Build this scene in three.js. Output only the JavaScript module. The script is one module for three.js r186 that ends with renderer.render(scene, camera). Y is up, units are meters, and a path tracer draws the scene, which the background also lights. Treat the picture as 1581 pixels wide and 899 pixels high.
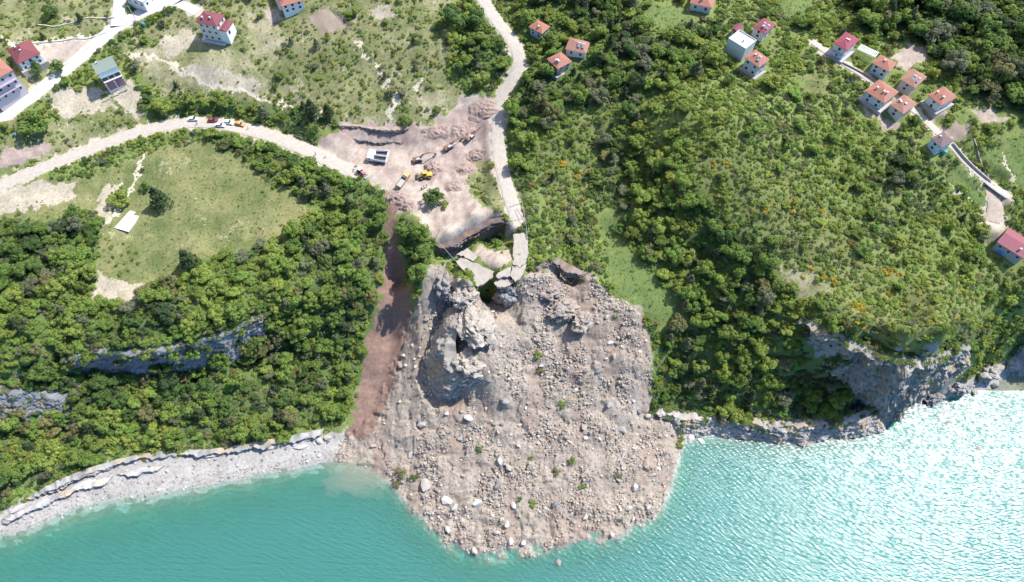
import * as THREE from 'three';
import { Sky } from 'three/addons/objects/Sky.js';
import { ConvexGeometry } from 'three/addons/geometries/ConvexGeometry.js';
import { MarchingCubes } from 'three/addons/objects/MarchingCubes.js';
import { mergeGeometries, toCreasedNormals } from 'three/addons/utils/BufferGeometryUtils.js';
import { createNoise2D, createNoise3D } from 'simplex-noise';

// ---------------------------------------------------------------- camera, sky, sun, exposure
const scene = new THREE.Scene();
const camera = new THREE.PerspectiveCamera(45.6, 1024 / 582, 1, 6000);
camera.position.set(0, 275, 0);
camera.rotation.x = -Math.PI / 3;
const SUN = new THREE.Vector3(0.52, 0.815, -0.265).normalize();
const sky = new Sky();
sky.name = 'sky';
sky.scale.setScalar(5000);
sky.material.uniforms.sunPosition.value.copy(SUN);
sky.material.uniforms.turbidity.value = 5;
sky.material.uniforms.rayleigh.value = 0.65;
sky.material.uniforms.mieCoefficient.value = 0.004;
sky.userData.kind = 'structure';
scene.add(sky);
scene.environmentIntensity = 0.28;
const sun = new THREE.DirectionalLight(new THREE.Color(1, 0.95, 0.86), 4.7);
sun.name = 'sun';
sun.position.copy(SUN).multiplyScalar(600);
sun.castShadow = true;
Object.assign(sun.shadow.camera, { left: -320, right: 320, top: 260, bottom: -260, near: 50, far: 1400 });
sun.shadow.mapSize.set(4096, 4096);
sun.target.position.set(0, 20, -150);
sun.position.add(sun.target.position);
scene.add(sun, sun.target);
const renderer = new THREE.WebGLRenderer();
renderer.toneMapping = THREE.LinearToneMapping;
renderer.toneMappingExposure = 1.5;
renderer.shadowMap.enabled = true;

// ---------------------------------------------------------------- helpers
function mulberry(seed) {
  return () => { seed = (seed + 0x6d2b79f5) | 0; let t = Math.imul(seed ^ (seed >>> 15), 1 | seed); t = (t + Math.imul(t ^ (t >>> 7), 61 | t)) ^ t; return ((t ^ (t >>> 14)) >>> 0) / 4294967296; };
}
const rnd = mulberry(7);
const rr = (a, b, r = rnd) => a + (b - a) * r();
const n2 = createNoise2D(mulberry(11)), n2b = createNoise2D(mulberry(12)), n3 = createNoise3D(mulberry(13));
const fbm = (x, z, oct = 3) => { let s = 0, a = 1, t = 0; for (let i = 0; i < oct; i++) { s += a * n2(x, z); t += a; a *= 0.5; x *= 2.07; z *= 2.07; } return s / t; };
const clamp = (v, a, b) => Math.min(b, Math.max(a, v));
const sstep = (a, b, v) => { const t = clamp((v - a) / (b - a), 0, 1); return t * t * (3 - 2 * t); };
const lerp = (a, b, t) => a + (b - a) * t;
const taken = new Map();
function numbered(name) { const k = taken.get(name) ?? 0; taken.set(name, k + 1); return k ? `${name}_${String(k).padStart(3, '0')}` : name; }
const mats = new Map();
function mat(r, g, b, o = {}) {
  const key = [r, g, b, JSON.stringify(o)].join();
  if (!mats.has(key)) { const m = new THREE.MeshPhysicalMaterial({ roughness: 0.85, ...o }); m.color.setRGB(r, g, b); mats.set(key, m); }
  return mats.get(key);
}
function mesh(name, geo, material, parent) {
  const m = new THREE.Mesh(geo, material);
  m.name = parent ? name : numbered(name); m.castShadow = m.receiveShadow = true;
  (parent ?? scene).add(m);
  return m;
}
function tag(o, label, category, group) { o.userData.label = label; o.userData.category = category; if (group) o.userData.group = group; return o; }
function structure(name, geo, material) { const m = mesh(name, geo, material); m.userData.kind = 'structure'; return m; }
function thing(name, label, category, x, y, z, turn = 0, group) {
  const g = new THREE.Group(); g.name = numbered(name); g.position.set(x, y, z); g.rotation.y = turn; scene.add(g);
  return tag(g, label, category, group);
}
const box = (w, h, d, x = 0, y = 0, z = 0) => new THREE.BoxGeometry(w, h, d).translate(x, y, z);
const cyl = (r, h, x = 0, y = 0, z = 0, n = 12, r2 = r) => new THREE.CylinderGeometry(r2, r, h, n).translate(x, y, z);
const merge = (...g) => mergeGeometries(g.map((q) => { const k = q.index ? q.toNonIndexed() : q; for (const a of Object.keys(k.attributes)) if (!['position', 'normal', 'uv'].includes(a)) k.deleteAttribute(a); if (!k.attributes.uv) k.setAttribute('uv', new THREE.BufferAttribute(new Float32Array(k.attributes.position.count * 2), 2)); return k; }));
function bar(a, b, w, h) {            // a box beam between two points
  const A = new THREE.Vector3(...a), B = new THREE.Vector3(...b), L = A.distanceTo(B);
  const g = new THREE.BoxGeometry(w, h, L), m = new THREE.Matrix4().lookAt(A, B, new THREE.Vector3(0, 1, 0));
  m.setPosition(A.add(B).multiplyScalar(0.5));
  return g.applyMatrix4(m);
}
function profile(pts, width, bevel = 0.05) {   // outline in x, y extruded across z
  const s = new THREE.Shape(pts.map(([x, y]) => new THREE.Vector2(x, y)));
  return new THREE.ExtrudeGeometry(s, { depth: width - 2 * bevel, bevelEnabled: bevel > 0, bevelSize: bevel, bevelThickness: bevel, bevelSegments: 1 }).translate(0, 0, -width / 2 + bevel);
}

// ---------------------------------------------------------------- the lie of the land: surveyed points [x, z, height]
const SOFT = 2.5;
const CONTROL = [[-293.4,-328.5,80],[-182.3,-325.1,82],[-57.6,-318.4,86],[62.7,-315,88],[178.4,-308.3,92],[271.7,-298.2,98],[-232.6,-271.6,69],[-202.2,-265.3,67],[-179.7,-266.6,66],[-134.9,-265.3,67],[-83.8,-266.4,73],[-48.7,-263.7,75],[-13.1,-265.1,74],[45.1,-261.1,77],[100.6,-258.5,79],[154.2,-254.5,82],[212.3,-247.9,87],[250.1,-229.3,86],[-268.5,-251.2,68],[-222.1,-227.8,60],[-220.1,-213.7,55],[-208.8,-241.6,62],[-192.8,-241.8,60],[-178.9,-240,58],[-178.1,-230.1,54],[-131.2,-239.6,62],[-88.6,-238.7,61],[-48.1,-241.1,66],[-19.7,-238.8,68],[4.1,-237.1,66],[30.1,-232.6,70],[69.5,-224.2,74],[99.2,-219.3,75],[134.7,-223.5,78],[170.9,-212.3,78],[202.8,-210.2,80],[-251.1,-170.2,44],[-216.4,-184.7,44],[-192.6,-198.4,45.5],[-167.8,-211.2,46.5],[-140.7,-217.9,47],[-111,-212.2,47],[-86.8,-201.1,46.5],[-66.2,-191.2,46],[-52.5,-192.6,46],[-40.7,-179.3,45.3],[-31.2,-163.3,44.6],[-194.4,-210,49],[-155,-222.1,49.5],[-111.7,-221.9,50.5],[-84.4,-211.9,51],[-64.7,-212.1,51.5],[-44.7,-209,52],[-25.3,-217,55.5],[-8.5,-221.1,59],[-4.3,-214.5,58],[-5.9,-202.6,53],[-15.4,-204.4,51],[-16.7,-194.9,47.5],[-24.9,-192.2,46.5],[-27.1,-179.1,45.5],[-64.8,-204.7,46.6],[-47.8,-203.6,46.6],[-2.8,-185.7,50],[-0.1,-175.5,48],[2.5,-164.6,46.4],[-12.3,-181.6,46.6],[-20,-169,45.6],[16,-206.9,62],[42.6,-204.9,64],[67,-198.1,71],[90.8,-189.4,73],[116.6,-190.3,72],[142.6,-191.2,71],[167.2,-184.6,69],[200,-185.4,70],[15.9,-181.5,51],[37.3,-186.7,53],[51,-190.1,53],[66.1,-173.4,61],[89.2,-164.7,64],[127.6,-166.2,62],[165.6,-162.3,59],[198.1,-166.2,62],[15.5,-156,43.6],[39.6,-161.9,42],[54.2,-149.3,42],[71.7,-148,44],[89.5,-143.5,51],[113.6,-146.9,55],[151,-142.9,52],[185.3,-148.9,52],[199.6,-142.3,53],[220.3,-139.7,57],[43.6,-137.3,37],[58.8,-127.7,33],[74.2,-130.1,34],[90.2,-127.4,39],[108.2,-129.2,46],[131,-125.3,48],[147,-120.4,47],[173,-125.9,47],[200.7,-131.2,45],[113.2,-120.6,44],[126.4,-112.9,43],[141.8,-107.6,43],[156.2,-107.5,40.5],[175.9,-117.2,37],[198.3,-127.7,33],[231.2,-129,36],[65.2,-114.5,19],[80,-108.8,19],[102.6,-107,20],[116.1,-109.8,20],[128,-108.9,22],[142.1,-103.6,10],[157.7,-105.3,14],[60.5,-100.7,8],[81.8,-98.7,6],[94.4,-96.9,7],[106.9,-95.2,8],[133.3,-96.6,8],[147.7,-99.7,7],[172.6,-109,5],[183,-111,7],[172.6,-110.8,21],[195.3,-118.9,9],[191.7,-119.8,20],[214.3,-126.4,9],[218.9,-129.1,16],[-195.8,-52.8,0],[-173.9,-61.8,0],[-150.2,-67,0],[-125.7,-71.3,0],[-101,-75.9,0],[-75.8,-80.9,0],[-60,-79.6,0],[-49,-73.1,0],[-37.9,-61.3,0],[-22.2,-46.9,0],[-7.4,-43.9,0],[14.5,-45.7,0],[39.4,-50.9,0],[54.9,-58.1,0],[61,-67.5,0],[65.2,-77.8,0],[71.9,-89.5,0],[82.1,-90.6,0],[103,-88.7,0],[118.7,-87.9,0],[135,-89.8,0],[154.4,-94.7,0],[164.9,-101.7,0],[179.8,-106,0],[200.6,-111,0],[219.9,-117.8,0],[257.8,-129.1,0],[-228.8,-43.4,0],[-172,-54.2,-0.9],[-148.8,-60.2,-0.9],[-124.6,-64.7,-0.9],[-100,-69,-1],[-75.1,-74.1,-1],[-193.9,-45.9,-1],[-146.8,-49.7,-2.8],[-98.8,-58.3,-3.4],[-59.1,-68,-2],[-191.2,-35,-3],[-120.3,-35.5,-7],[-47.4,-44.4,-6],[-46,-22.2,-10],[14.5,-35.2,-5],[80.5,-69,-6],[65.3,-47.1,-8],[102.2,-36.1,-12],[163.1,-84.8,-6],[215.9,-98.4,-5],[198.7,-36.4,-14],[245.1,-85.4,-8],[-232.7,-13.5,-7],[2.2,6.8,-16],[246.5,-14,-18],[-136.5,6.8,-14],[-178.3,-191.9,42.5],[-151.5,-196.9,43],[-124.1,-201.5,44],[-93.6,-187.2,44],[-67.8,-177.3,43.5],[-172,-166.5,40],[-146,-169.8,40],[-119.1,-172.4,41],[-91.6,-169.1,41],[-165.5,-137.8,36],[-140.9,-143.6,36.5],[-115.6,-149.1,37.5],[-89.6,-151.9,38],[-66.3,-155,38],[-212.6,-169.1,41],[-206.4,-143.9,36],[-247.6,-158.7,42],[-199.2,-110.5,28],[-184.1,-112.2,29],[-167.1,-115.9,30],[-144,-116.5,31],[-124.5,-119.6,31],[-107.9,-127.1,32],[-93.4,-134.2,33],[-76.1,-138.6,32],[-60.6,-142.6,33],[-187.2,-105.7,20],[-173.7,-111.4,15],[-150.8,-112.7,14],[-130.4,-114.3,13],[-109.6,-120,15],[-94.1,-126.5,17],[-72.4,-126.6,18],[-201.6,-104.7,21],[-177.5,-102.2,17],[-227.9,-106.6,21],[-204.9,-93,9],[-179.2,-95.3,10],[-229.9,-90.8,9],[-154.5,-100,10],[-128.5,-99,9],[-102.8,-101.7,9],[-82.3,-107,10],[-69.5,-112.2,11],[-176.6,-82.2,7],[-140,-85.5,5],[-114.8,-88.9,5],[-89.3,-91.8,4.5],[-197.9,-69.6,6.5],[-71.3,-96.1,5.5],[-197.1,-59.6,2],[-176.1,-72.4,2.4],[-152.2,-78.4,2.4],[-127.2,-81.8,2.4],[-101.9,-85.5,2.4],[-76.4,-89.8,2.4],[-241.4,-132.5,35],[-232.5,-65.5,8],[-232.3,-54.8,2],[-50.1,-176.5,43.6],[-49.1,-162.1,37],[-46.3,-147.3,25],[-50.2,-128.1,15],[-57.1,-108,7.5],[-64,-90.9,2.2],[-53.5,-146.9,31],[-58.4,-134.4,26],[-62.6,-121.6,16],[-41.6,-162.5,44.8],[-35.2,-155.6,44.2],[-34.4,-141.1,43],[-39.1,-137.5,34],[-32.7,-140.2,37],[-23.5,-156.2,44.8],[-12.7,-163.4,45.8],[-3.8,-166.5,46],[-22.5,-155.3,40.5],[-11.6,-162.9,41],[-2.3,-164.8,42],[-5.3,-153.6,42.5],[3.3,-159.9,44],[5.6,-150.2,43],[-13.1,-149.3,42],[-6.5,-142,41.5],[-14.1,-138.2,40.5],[1.1,-140.3,41],[-13.1,-138.4,34],[-2.7,-138.1,33],[-26.2,-148.1,39],[-28.8,-138.1,33],[-35.5,-126.1,25],[-39.4,-112.5,17],[-44.6,-96.6,8],[-51,-84.9,2.5],[-14.6,-133.2,38],[-12.2,-123.3,36],[-9.6,-113.9,32.5],[-12.1,-105.8,27.5],[-25.7,-135.3,31],[-32,-123.4,24.5],[-35.3,-111.5,18],[-31.7,-100.7,14.5],[-22.8,-100.7,16],[-13.4,-101.9,18.5],[2.4,-126.4,30],[11.4,-145.9,42.6],[17.9,-148.4,42.4],[20.3,-146.9,37],[29.6,-143.6,39],[28.3,-132.1,33],[40.8,-127.7,33],[51.1,-125.6,31.5],[2.4,-112.7,23],[28,-112.2,24],[49.8,-109.9,23],[-23.3,-92.6,11.5],[2.4,-94.4,14],[28,-94.4,14],[55,-96.9,7],[-28.1,-76.2,5.5],[2.4,-75.6,7.5],[27.7,-75.8,7],[51,-76.6,4],[-10,-57.1,2.6],[14.7,-54.7,2.2],[39.8,-59.6,2]];
const CN = CONTROL.length, weights = (() => {
  const mean = CONTROL.reduce((s, c) => s + c[2], 0) / CN, A = CONTROL.map((p) => [...CONTROL.map((q) => Math.sqrt((p[0] - q[0]) ** 2 + (p[1] - q[1]) ** 2 + SOFT * SOFT)), p[2] - mean]);
  for (let i = 0; i < CN; i++) {
    let p = i; for (let k = i + 1; k < CN; k++) if (Math.abs(A[k][i]) > Math.abs(A[p][i])) p = k;
    [A[i], A[p]] = [A[p], A[i]];
    for (let k = i + 1; k < CN; k++) { const f = A[k][i] / A[i][i]; if (f) for (let c = i; c <= CN; c++) A[k][c] -= f * A[i][c]; }
  }
  const w = new Float64Array(CN);
  for (let i = CN - 1; i >= 0; i--) { let s = A[i][CN]; for (let c = i + 1; c < CN; c++) s -= A[i][c] * w[c]; w[i] = s / A[i][i]; }
  return { w, mean };
})();
const CX = Float64Array.from(CONTROL, (c) => c[0]), CZ = Float64Array.from(CONTROL, (c) => c[1]);
function base(x, z) {
  let s = weights.mean;
  for (let i = 0; i < CN; i++) { const a = CX[i] - x, b = CZ[i] - z; s += weights.w[i] * Math.sqrt(a * a + b * b + SOFT * SOFT); }
  return clamp(s, -18, 140);
}

// ---------------------------------------------------------------- roads: centre lines, resampled with an eased height
function spline(pts, step) {
  const c = new THREE.CatmullRomCurve3(pts.map(([x, z]) => new THREE.Vector3(x, 0, z)), false, 'centripetal');
  return c.getSpacedPoints(Math.max(2, Math.round(c.getLength() / step))).map((p) => [p.x, p.z]);
}
const ROADS = [
  { name: 'road', look: 'concrete', w: 6.2, pts: [[-229.3,-175.1],[-216.4,-184.7],[-202.1,-192.6],[-187.8,-200.9],[-172.9,-208.8],[-157.2,-214.9],[-140.7,-217.7],[-125.6,-215.7],[-111,-211.9],[-95.6,-205.3],[-83.8,-199.5],[-67.5,-190.5]] },
  { name: 'road', look: 'concrete', w: 5.4, pts: [[-16.1,-274.7],[-12.2,-263.4],[-7.2,-255.1],[-1.6,-247.4],[1.8,-241.5],[3.2,-235.6],[1.3,-229.7],[-2.9,-222.9],[-5.1,-216.1],[-5.9,-206.7],[-5.3,-195.3],[-2.8,-182.9],[0.1,-172],[2.2,-164.9]] },
  { name: 'road', look: 'white', w: 7.2, pts: [[-234.4,-203.2],[-220,-212.9],[-211,-221.6],[-202.1,-232.1],[-192.9,-242.7],[-185.9,-251.4],[-178.6,-259.5],[-169.2,-265.9],[-156.6,-272],[-148.3,-278.2]] },
  { name: 'road', look: 'white', w: 5.5, pts: [[-178.3,-259.5],[-178.9,-269.8],[-179.8,-282.8]] },
  { name: 'road', look: 'white', w: 5, pts: [[-156,-272],[-148.8,-269.5],[-142.1,-265.6]] },
  { name: 'lane', look: 'stone', w: 3, pts: [[124.7,-232.8],[132.1,-223.6],[141,-215.3],[148.2,-209.1],[154.4,-203.2],[161.1,-196.8],[165.4,-191.5],[172.2,-184.4],[176.8,-178.7],[186.2,-170.4],[192.2,-165.5]] },
  { name: 'dirt_track', look: 'dirt', w: 5.5, pts: [[186.5,-170.1],[187.2,-162.7],[185.5,-156.7]] },
];
const roadCells = new Map();
for (const r of ROADS) {
  r.line = spline(r.pts, 1.6);
  const raw = r.line.map(([x, z]) => base(x, z));
  r.y = raw.map((_, i) => { let s = 0, t = 0; for (let k = -6; k <= 6; k++) { const q = raw[clamp(i + k, 0, raw.length - 1)]; const w = 7 - Math.abs(k); s += w * q; t += w; } return s / t; });
  r.line.forEach(([x, z], i) => { const key = Math.floor(x / 12) + ',' + Math.floor(z / 12); if (!roadCells.has(key)) roadCells.set(key, []); roadCells.get(key).push([x, z, r.y[i], r.w / 2]); });
}
function nearRoad(x, z) {      // [metres past the kerb of the closest road (negative on it), its height]
  let best = 99, y = 0; const cx = Math.floor(x / 12), cz = Math.floor(z / 12);
  for (let i = -1; i <= 1; i++) for (let k = -1; k <= 1; k++) { const c = roadCells.get((cx + i) + ',' + (cz + k)); if (c) for (const p of c) { const d = Math.hypot(p[0] - x, p[1] - z) - p[3]; if (d < best) { best = d; y = p[2]; } } }
  return [best, y];
}

// ---------------------------------------------------------------- land cover: outlines on the ground, in metres
const X0 = -245, X1 = 245, Z0 = -320, Z1 = 20, RES = 0.5, MW = (X1 - X0) / RES, MH = (Z1 - Z0) / RES;
const cover = new Uint8Array(MW * MH);
function fill(grid, poly, id) {
  const zs = poly.map((p) => p[1]);
  for (let j = Math.max(0, Math.floor((Math.min(...zs) - Z0) / RES)); j < Math.min(MH, (Math.max(...zs) - Z0) / RES); j++) {
    const z = Z0 + (j + 0.5) * RES, xs = [];
    for (let i = 0; i < poly.length; i++) { const [ax, az] = poly[i], [bx, bz] = poly[(i + 1) % poly.length]; if ((az > z) !== (bz > z)) xs.push(ax + ((z - az) / (bz - az)) * (bx - ax)); }
    xs.sort((a, b) => a - b);
    for (let k = 0; k + 1 < xs.length; k += 2) for (let i = Math.max(0, Math.round((xs[k] - X0) / RES)); i < Math.min(MW, Math.round((xs[k + 1] - X0) / RES)); i++) grid[j * MW + i] = id;
  }
}
const SHRUB = 0, WOOD = 1, MEADOW = 2, DRY = 3, BARE = 4, SOIL = 5, ROCK = 6, BEACH = 7, SLIDE = 8, CHUTE = 9, PALE = 10, LUSH = 11, FOREST = 12, SPARSE = 13, PLOT = 14, HEATH = 15, SEABED = 16;
const OUT_SLIDE = [[-31.6,-147.7],[-26.2,-147.6],[-19.8,-137.7],[-13.5,-136.6],[-6.4,-139.4],[0.4,-138.7],[6.5,-143.1],[12.2,-145.5],[18.5,-147.7],[29.7,-144.9],[38.5,-136.1],[49.9,-131.3],[53.7,-123.5],[56.2,-113.2],[55.7,-101.2],[69.2,-91.3],[65.8,-77.8],[60.2,-65],[55.3,-56.9],[39.2,-48.5],[14.5,-43],[-14.6,-40.7],[-27.2,-49.2],[-39.9,-61.3],[-48.9,-72.1],[-59.8,-77.8],[-71.7,-79.8],[-67.3,-89.9],[-57.7,-94],[-50.7,-109.8],[-42.6,-130.2],[-36.4,-137]];
for (const [id, poly] of [
  [SPARSE, [[-177.4,-250.6],[-144.6,-272.2],[-96.4,-274.3],[-26.1,-271],[-28.1,-229.3],[-19.7,-221.7],[-41.9,-210.8],[-75.9,-211.3],[-105.7,-222.7],[-158.2,-228]]],
  [SPARSE, [[-230.6,-213.1],[-202.3,-211.8],[-180.2,-224.2],[-170.2,-236.1],[-152,-218.6],[-188.3,-203.8],[-226.6,-185.7]]],
  [SPARSE, [[-245.3,-277.8],[-182.9,-279.5],[-183.4,-253.5],[-207,-229.7],[-231.4,-218.7]]],
  [HEATH, [[64.7,-191],[90.1,-180.3],[117.2,-167.8],[136.3,-149.6],[114.8,-132.6],[96.5,-153.6],[75.5,-166.2]]],
  [HEATH, [[96.5,-140.8],[133.1,-143.4],[180.9,-128],[175.7,-117.1],[140.8,-107.8],[112,-122.7]]],
  [HEATH, [[10.6,-194.9],[29.4,-206.1],[37.4,-194],[29,-169.1],[18.2,-160.4],[13.1,-173.3]]],
  [MEADOW, [[-226,-182.9],[-208.8,-186.5],[-178.4,-192.5],[-158.4,-204.1],[-139.7,-209.9],[-126,-205.3],[-99.1,-185.9],[-80.4,-171.1],[-91.8,-159.7],[-129,-151.2],[-149,-134.3],[-167.4,-133.4],[-167.8,-154.7],[-172.8,-169.6],[-202.6,-170.9],[-221.9,-165.7]]],
  [LUSH, [[36.5,-169.3],[45.3,-166.5],[48.8,-152.9],[62.8,-138.2],[69.8,-128.7],[56.8,-125],[44.1,-135.3],[36.2,-147]]],
  [LUSH, [[170.3,-175.8],[177.2,-176.8],[185.6,-167.8],[182.8,-161.2],[171.5,-167]]], [LUSH, [[182.7,-182.9],[205.2,-191.3],[201.6,-163.1],[189.9,-170.3]]],
  [MEADOW, [[115.8,-215.4],[123.9,-217.6],[127.1,-208.6],[120.2,-206.2]]], [LUSH, [[30.1,-233.2],[42.9,-228.3],[35.7,-223.6]]], [LUSH, [[54.8,-259.5],[79.2,-253.5],[74.5,-241.9],[58,-246.6]]], [LUSH, [[113.2,-260.9],[130.7,-259.4],[126.2,-248.8],[115.1,-246.1]]],
  [LUSH, [[136.4,-202.1],[142.6,-200.7],[139.3,-195.2],[133,-196.5]]],
  [DRY, [[-169.8,-247.2],[-142,-252.3],[-116.2,-243.6],[-104.3,-226.5],[-128.7,-229.1],[-158.7,-236.2]]], [DRY, [[-117.9,-263.5],[-100.9,-253.3],[-106,-237],[-116.3,-245]]], [DRY, [[101.3,-139.4],[115.2,-137.3],[121.3,-129.6],[110.1,-126.5]]],
  [DRY, [[-70.3,-211.8],[-53.4,-217.6],[-49.1,-211],[-53.4,-210.3]]], [DRY, [[-42.1,-222],[-30.9,-226.9],[-21.1,-223],[-36.4,-211.5]]],
  [WOOD, [[-227.3,-166.9],[-174.5,-171.2],[-164.2,-134.5],[-136.9,-138.8],[-129,-151.2],[-98.2,-157.9],[-86.3,-170.4],[-54.5,-180.8],[-51,-135.8],[-61.6,-117.2],[-66.2,-96.4],[-91.9,-91],[-152.7,-82.4],[-211.5,-61.2]]],
  [WOOD, [[-134.8,-212.8],[-110.3,-206.6],[-86.3,-195.9],[-54.6,-182.5],[-54,-168.3],[-84,-175.4],[-99.5,-189],[-130.6,-207.4]]],
  [WOOD, [[-165.3,-228.4],[-131.7,-226.9],[-108.7,-223],[-76,-215.2],[-75.9,-211.5],[-111.3,-216.3],[-140.8,-219.8],[-163.3,-220.1]]],
  [WOOD, [[-46.2,-169.5],[-37,-164.3],[-31.6,-149],[-32.7,-140.2],[-39,-138],[-46.8,-149.5],[-47.9,-159.3]]],
  [WOOD, [[43.9,-207.3],[60.2,-188.7],[74.3,-167.4],[89.5,-150],[111.1,-126.2],[133.2,-109.2],[138.7,-97.3],[82.1,-95.5],[56.4,-99.3],[56.9,-121.6],[70.5,-128.2],[54.2,-148.1],[44.8,-167.3],[37.3,-186.7]]],
  [WOOD, [[2.7,-271.1],[55.3,-267.3],[56.5,-225.8],[53,-203.9],[29.6,-214.2],[10.7,-202.7],[-0.1,-167.9],[-2.8,-191.7],[-0.1,-216.5],[6.8,-230.4],[2.7,-245.9]]],
  [WOOD, [[53.5,-239.5],[87.8,-244.1],[84.1,-215.7],[61,-215.5]]],
  [WOOD, [[-31.5,-260.9],[-13.9,-261],[-4.4,-245.8],[-0.7,-235.8],[-5.7,-226.1],[-19.7,-231.4],[-28.3,-245.3]]],
  [FOREST, [[143.3,-269.4],[230.1,-259.4],[215.2,-191.1],[191.4,-200.4],[178.3,-211.9],[162.2,-231.9],[143.3,-240.4]]],
  [PALE, [[-63.1,-261.3],[-50.9,-260.3],[-51.3,-255.7],[-57.1,-253.9]]], [PALE, [[-205,-224.2],[-188.9,-231.4],[-179.3,-229.5],[-174.6,-223.2],[-195.1,-215.6]]], [SOIL, [[-218.5,-199.7],[-207.4,-202.4],[-199,-206.2],[-200.2,-200.3],[-217.5,-191.6]]],
  [PALE, [[-222.7,-178.9],[-201,-186.8],[-185.7,-186.8],[-185.9,-178.9],[-203.3,-173.9],[-220.5,-170.2]]], [PALE, [[-174.5,-184.9],[-166.6,-188.8],[-167.4,-176],[-167.9,-166],[-174.1,-166.5]]], [PALE, [[-167.5,-133.6],[-166.7,-146.1],[-162,-143.3],[-143.6,-139.1],[-150.1,-133.3]]],
  [PALE, [[-178.8,-232.3],[-168.7,-235.6],[-162.3,-225.2],[-166.3,-217.1],[-172.5,-224.2]]], [PALE, [[-152.9,-239.2],[-140.7,-239.9],[-111.7,-232.4],[-112.3,-227.4],[-131.5,-230.3]]], [PALE, [[-160.2,-253.1],[-142.2,-258.3],[-140,-251.4],[-152.7,-243.7]]],
  [BARE, [[-209.9,-247.4],[-186.4,-254.9],[-181.9,-252.9],[-194.3,-236.6],[-201,-233.4],[-208,-240.1]]], [PLOT, [[-91.8,-260.7],[-80.1,-262.2],[-70.7,-252.9],[-84.6,-251.2]]], [PLOT, [[169.5,-192.4],[178.7,-193.2],[179.1,-187.3],[170.6,-186.6]]], [BARE, [[-112,-263.7],[-104.6,-264],[-101.2,-259.2],[-107,-256.6]]],
  [BARE, [[153.9,-222.6],[161.9,-230.3],[168.7,-226.4],[166.9,-220.2],[159,-216.1]]], [SOIL, [[163.8,-198.8],[170.3,-199.9],[171.5,-196],[165.1,-193.5]]], [BARE, [[181.4,-199.6],[189.9,-198],[195.7,-194],[185.5,-191.8]]],
  [SOIL, [[138.9,-202.1],[143.4,-197.1],[154.2,-192.2],[150.1,-189.9],[139.5,-196.5]]], [PALE, [[180.1,-158.3],[185.4,-165.1],[192,-163.1],[190.5,-156.2],[187.1,-149.2],[181.5,-150.6]]],
  [BARE, [[-87.4,-202.6],[-81.4,-208.3],[-64.7,-212.8],[-44.7,-210.7],[-35,-211],[-21.1,-222.3],[-8.5,-221.1],[-5.7,-212],[-6.1,-195.5],[-13.3,-194.3],[-17.3,-187],[-18.5,-180.2],[-12,-171.1],[-2.8,-167.2],[-12,-163.7],[-23.6,-155.8],[-30.7,-155.6],[-39.9,-167.7],[-51.7,-180.7],[-66.7,-190.5]]],
  [SOIL, [[-83.7,-207.3],[-70.3,-212.3],[-53.4,-211.2],[-36.4,-209.7],[-25.3,-211.7],[-21.8,-206.8],[-27.9,-203.1],[-42,-203.9],[-64.8,-207.8],[-75.8,-205.7]]], [SOIL, [[-28.1,-213],[-18.3,-219.1],[-9.9,-217.1],[-7.9,-207.1],[-14,-202.3],[-21,-204.9]]], [SOIL, [[-27.9,-202.3],[-19.5,-200.2],[-18.8,-191.3],[-24.7,-185.7],[-28.2,-191.5]]], [SOIL, [[-37.5,-195.4],[-27.7,-194.6],[-27.5,-187.3],[-35.6,-185.7]]], [SOIL, [[-51.8,-181.3],[-44.8,-179.6],[-40.1,-171.2],[-48,-171.3]]],
  [SPARSE, [[-16.7,-196.3],[-7.8,-193.5],[-4.2,-181.6],[-0.1,-167.9],[-8,-168.1],[-16.8,-178.7],[-19.2,-185.5]]],
  [BEACH, [[-207.7,-45.3],[-210,-53.7],[-197,-59.2],[-184.2,-66.4],[-173.6,-72.7],[-157.2,-78.7],[-127.3,-82.3],[-101.9,-85.5],[-76.5,-90.5],[-64,-92.4],[-58.4,-77.2],[-75.3,-77.2],[-100.3,-72.6],[-125,-68],[-149.2,-63.5],[-172.6,-57.6]]],
  [BEACH, [[154,-93.3],[164.3,-103],[177.6,-108.7],[193.2,-113.4],[220.1,-127.4],[228.8,-124.4],[234.9,-116.1],[193,-104.6],[172.2,-98.9]]],
  [ROCK, [[-178.8,-113.6],[-167.1,-115.9],[-143.9,-116.7],[-124.4,-119.9],[-107.8,-127.4],[-98.7,-131],[-101.7,-124.8],[-109.7,-119.5],[-130.6,-113.9],[-151.1,-112.2],[-173.8,-110.8]]], [ROCK, [[-217.9,-105.7],[-191.4,-106.3],[-172.8,-103.7],[-179.2,-93.5],[-219,-88.8]]],
  [ROCK, [[108.6,-122.7],[127.9,-112.2],[144,-107],[163.4,-110.3],[175,-114.6],[189.8,-116.4],[176.9,-107.6],[155.2,-93.9],[118.4,-86.2],[79.2,-88.4],[57.8,-94.9],[60.5,-100.1],[94.6,-95.9],[133.4,-96.6],[137.4,-105],[119,-111.1]]],
  [ROCK, [[-23.4,-158.1],[-12,-164.8],[2.5,-163.3],[2.5,-160.1],[-12.1,-162],[-26.2,-151.6],[-30.7,-151.1]]],
  [SLIDE, OUT_SLIDE],
  [CHUTE, [[-53.1,-180.7],[-47.1,-176.8],[-47.8,-163.9],[-46.3,-154.7],[-40.3,-138],[-44.4,-121.4],[-48.9,-107],[-53.4,-95],[-55.8,-88.7],[-68,-88.9],[-65,-97.7],[-62.7,-110.2],[-58.7,-126.6],[-54.3,-139.5],[-52.3,-155],[-52.1,-167]]],
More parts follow.
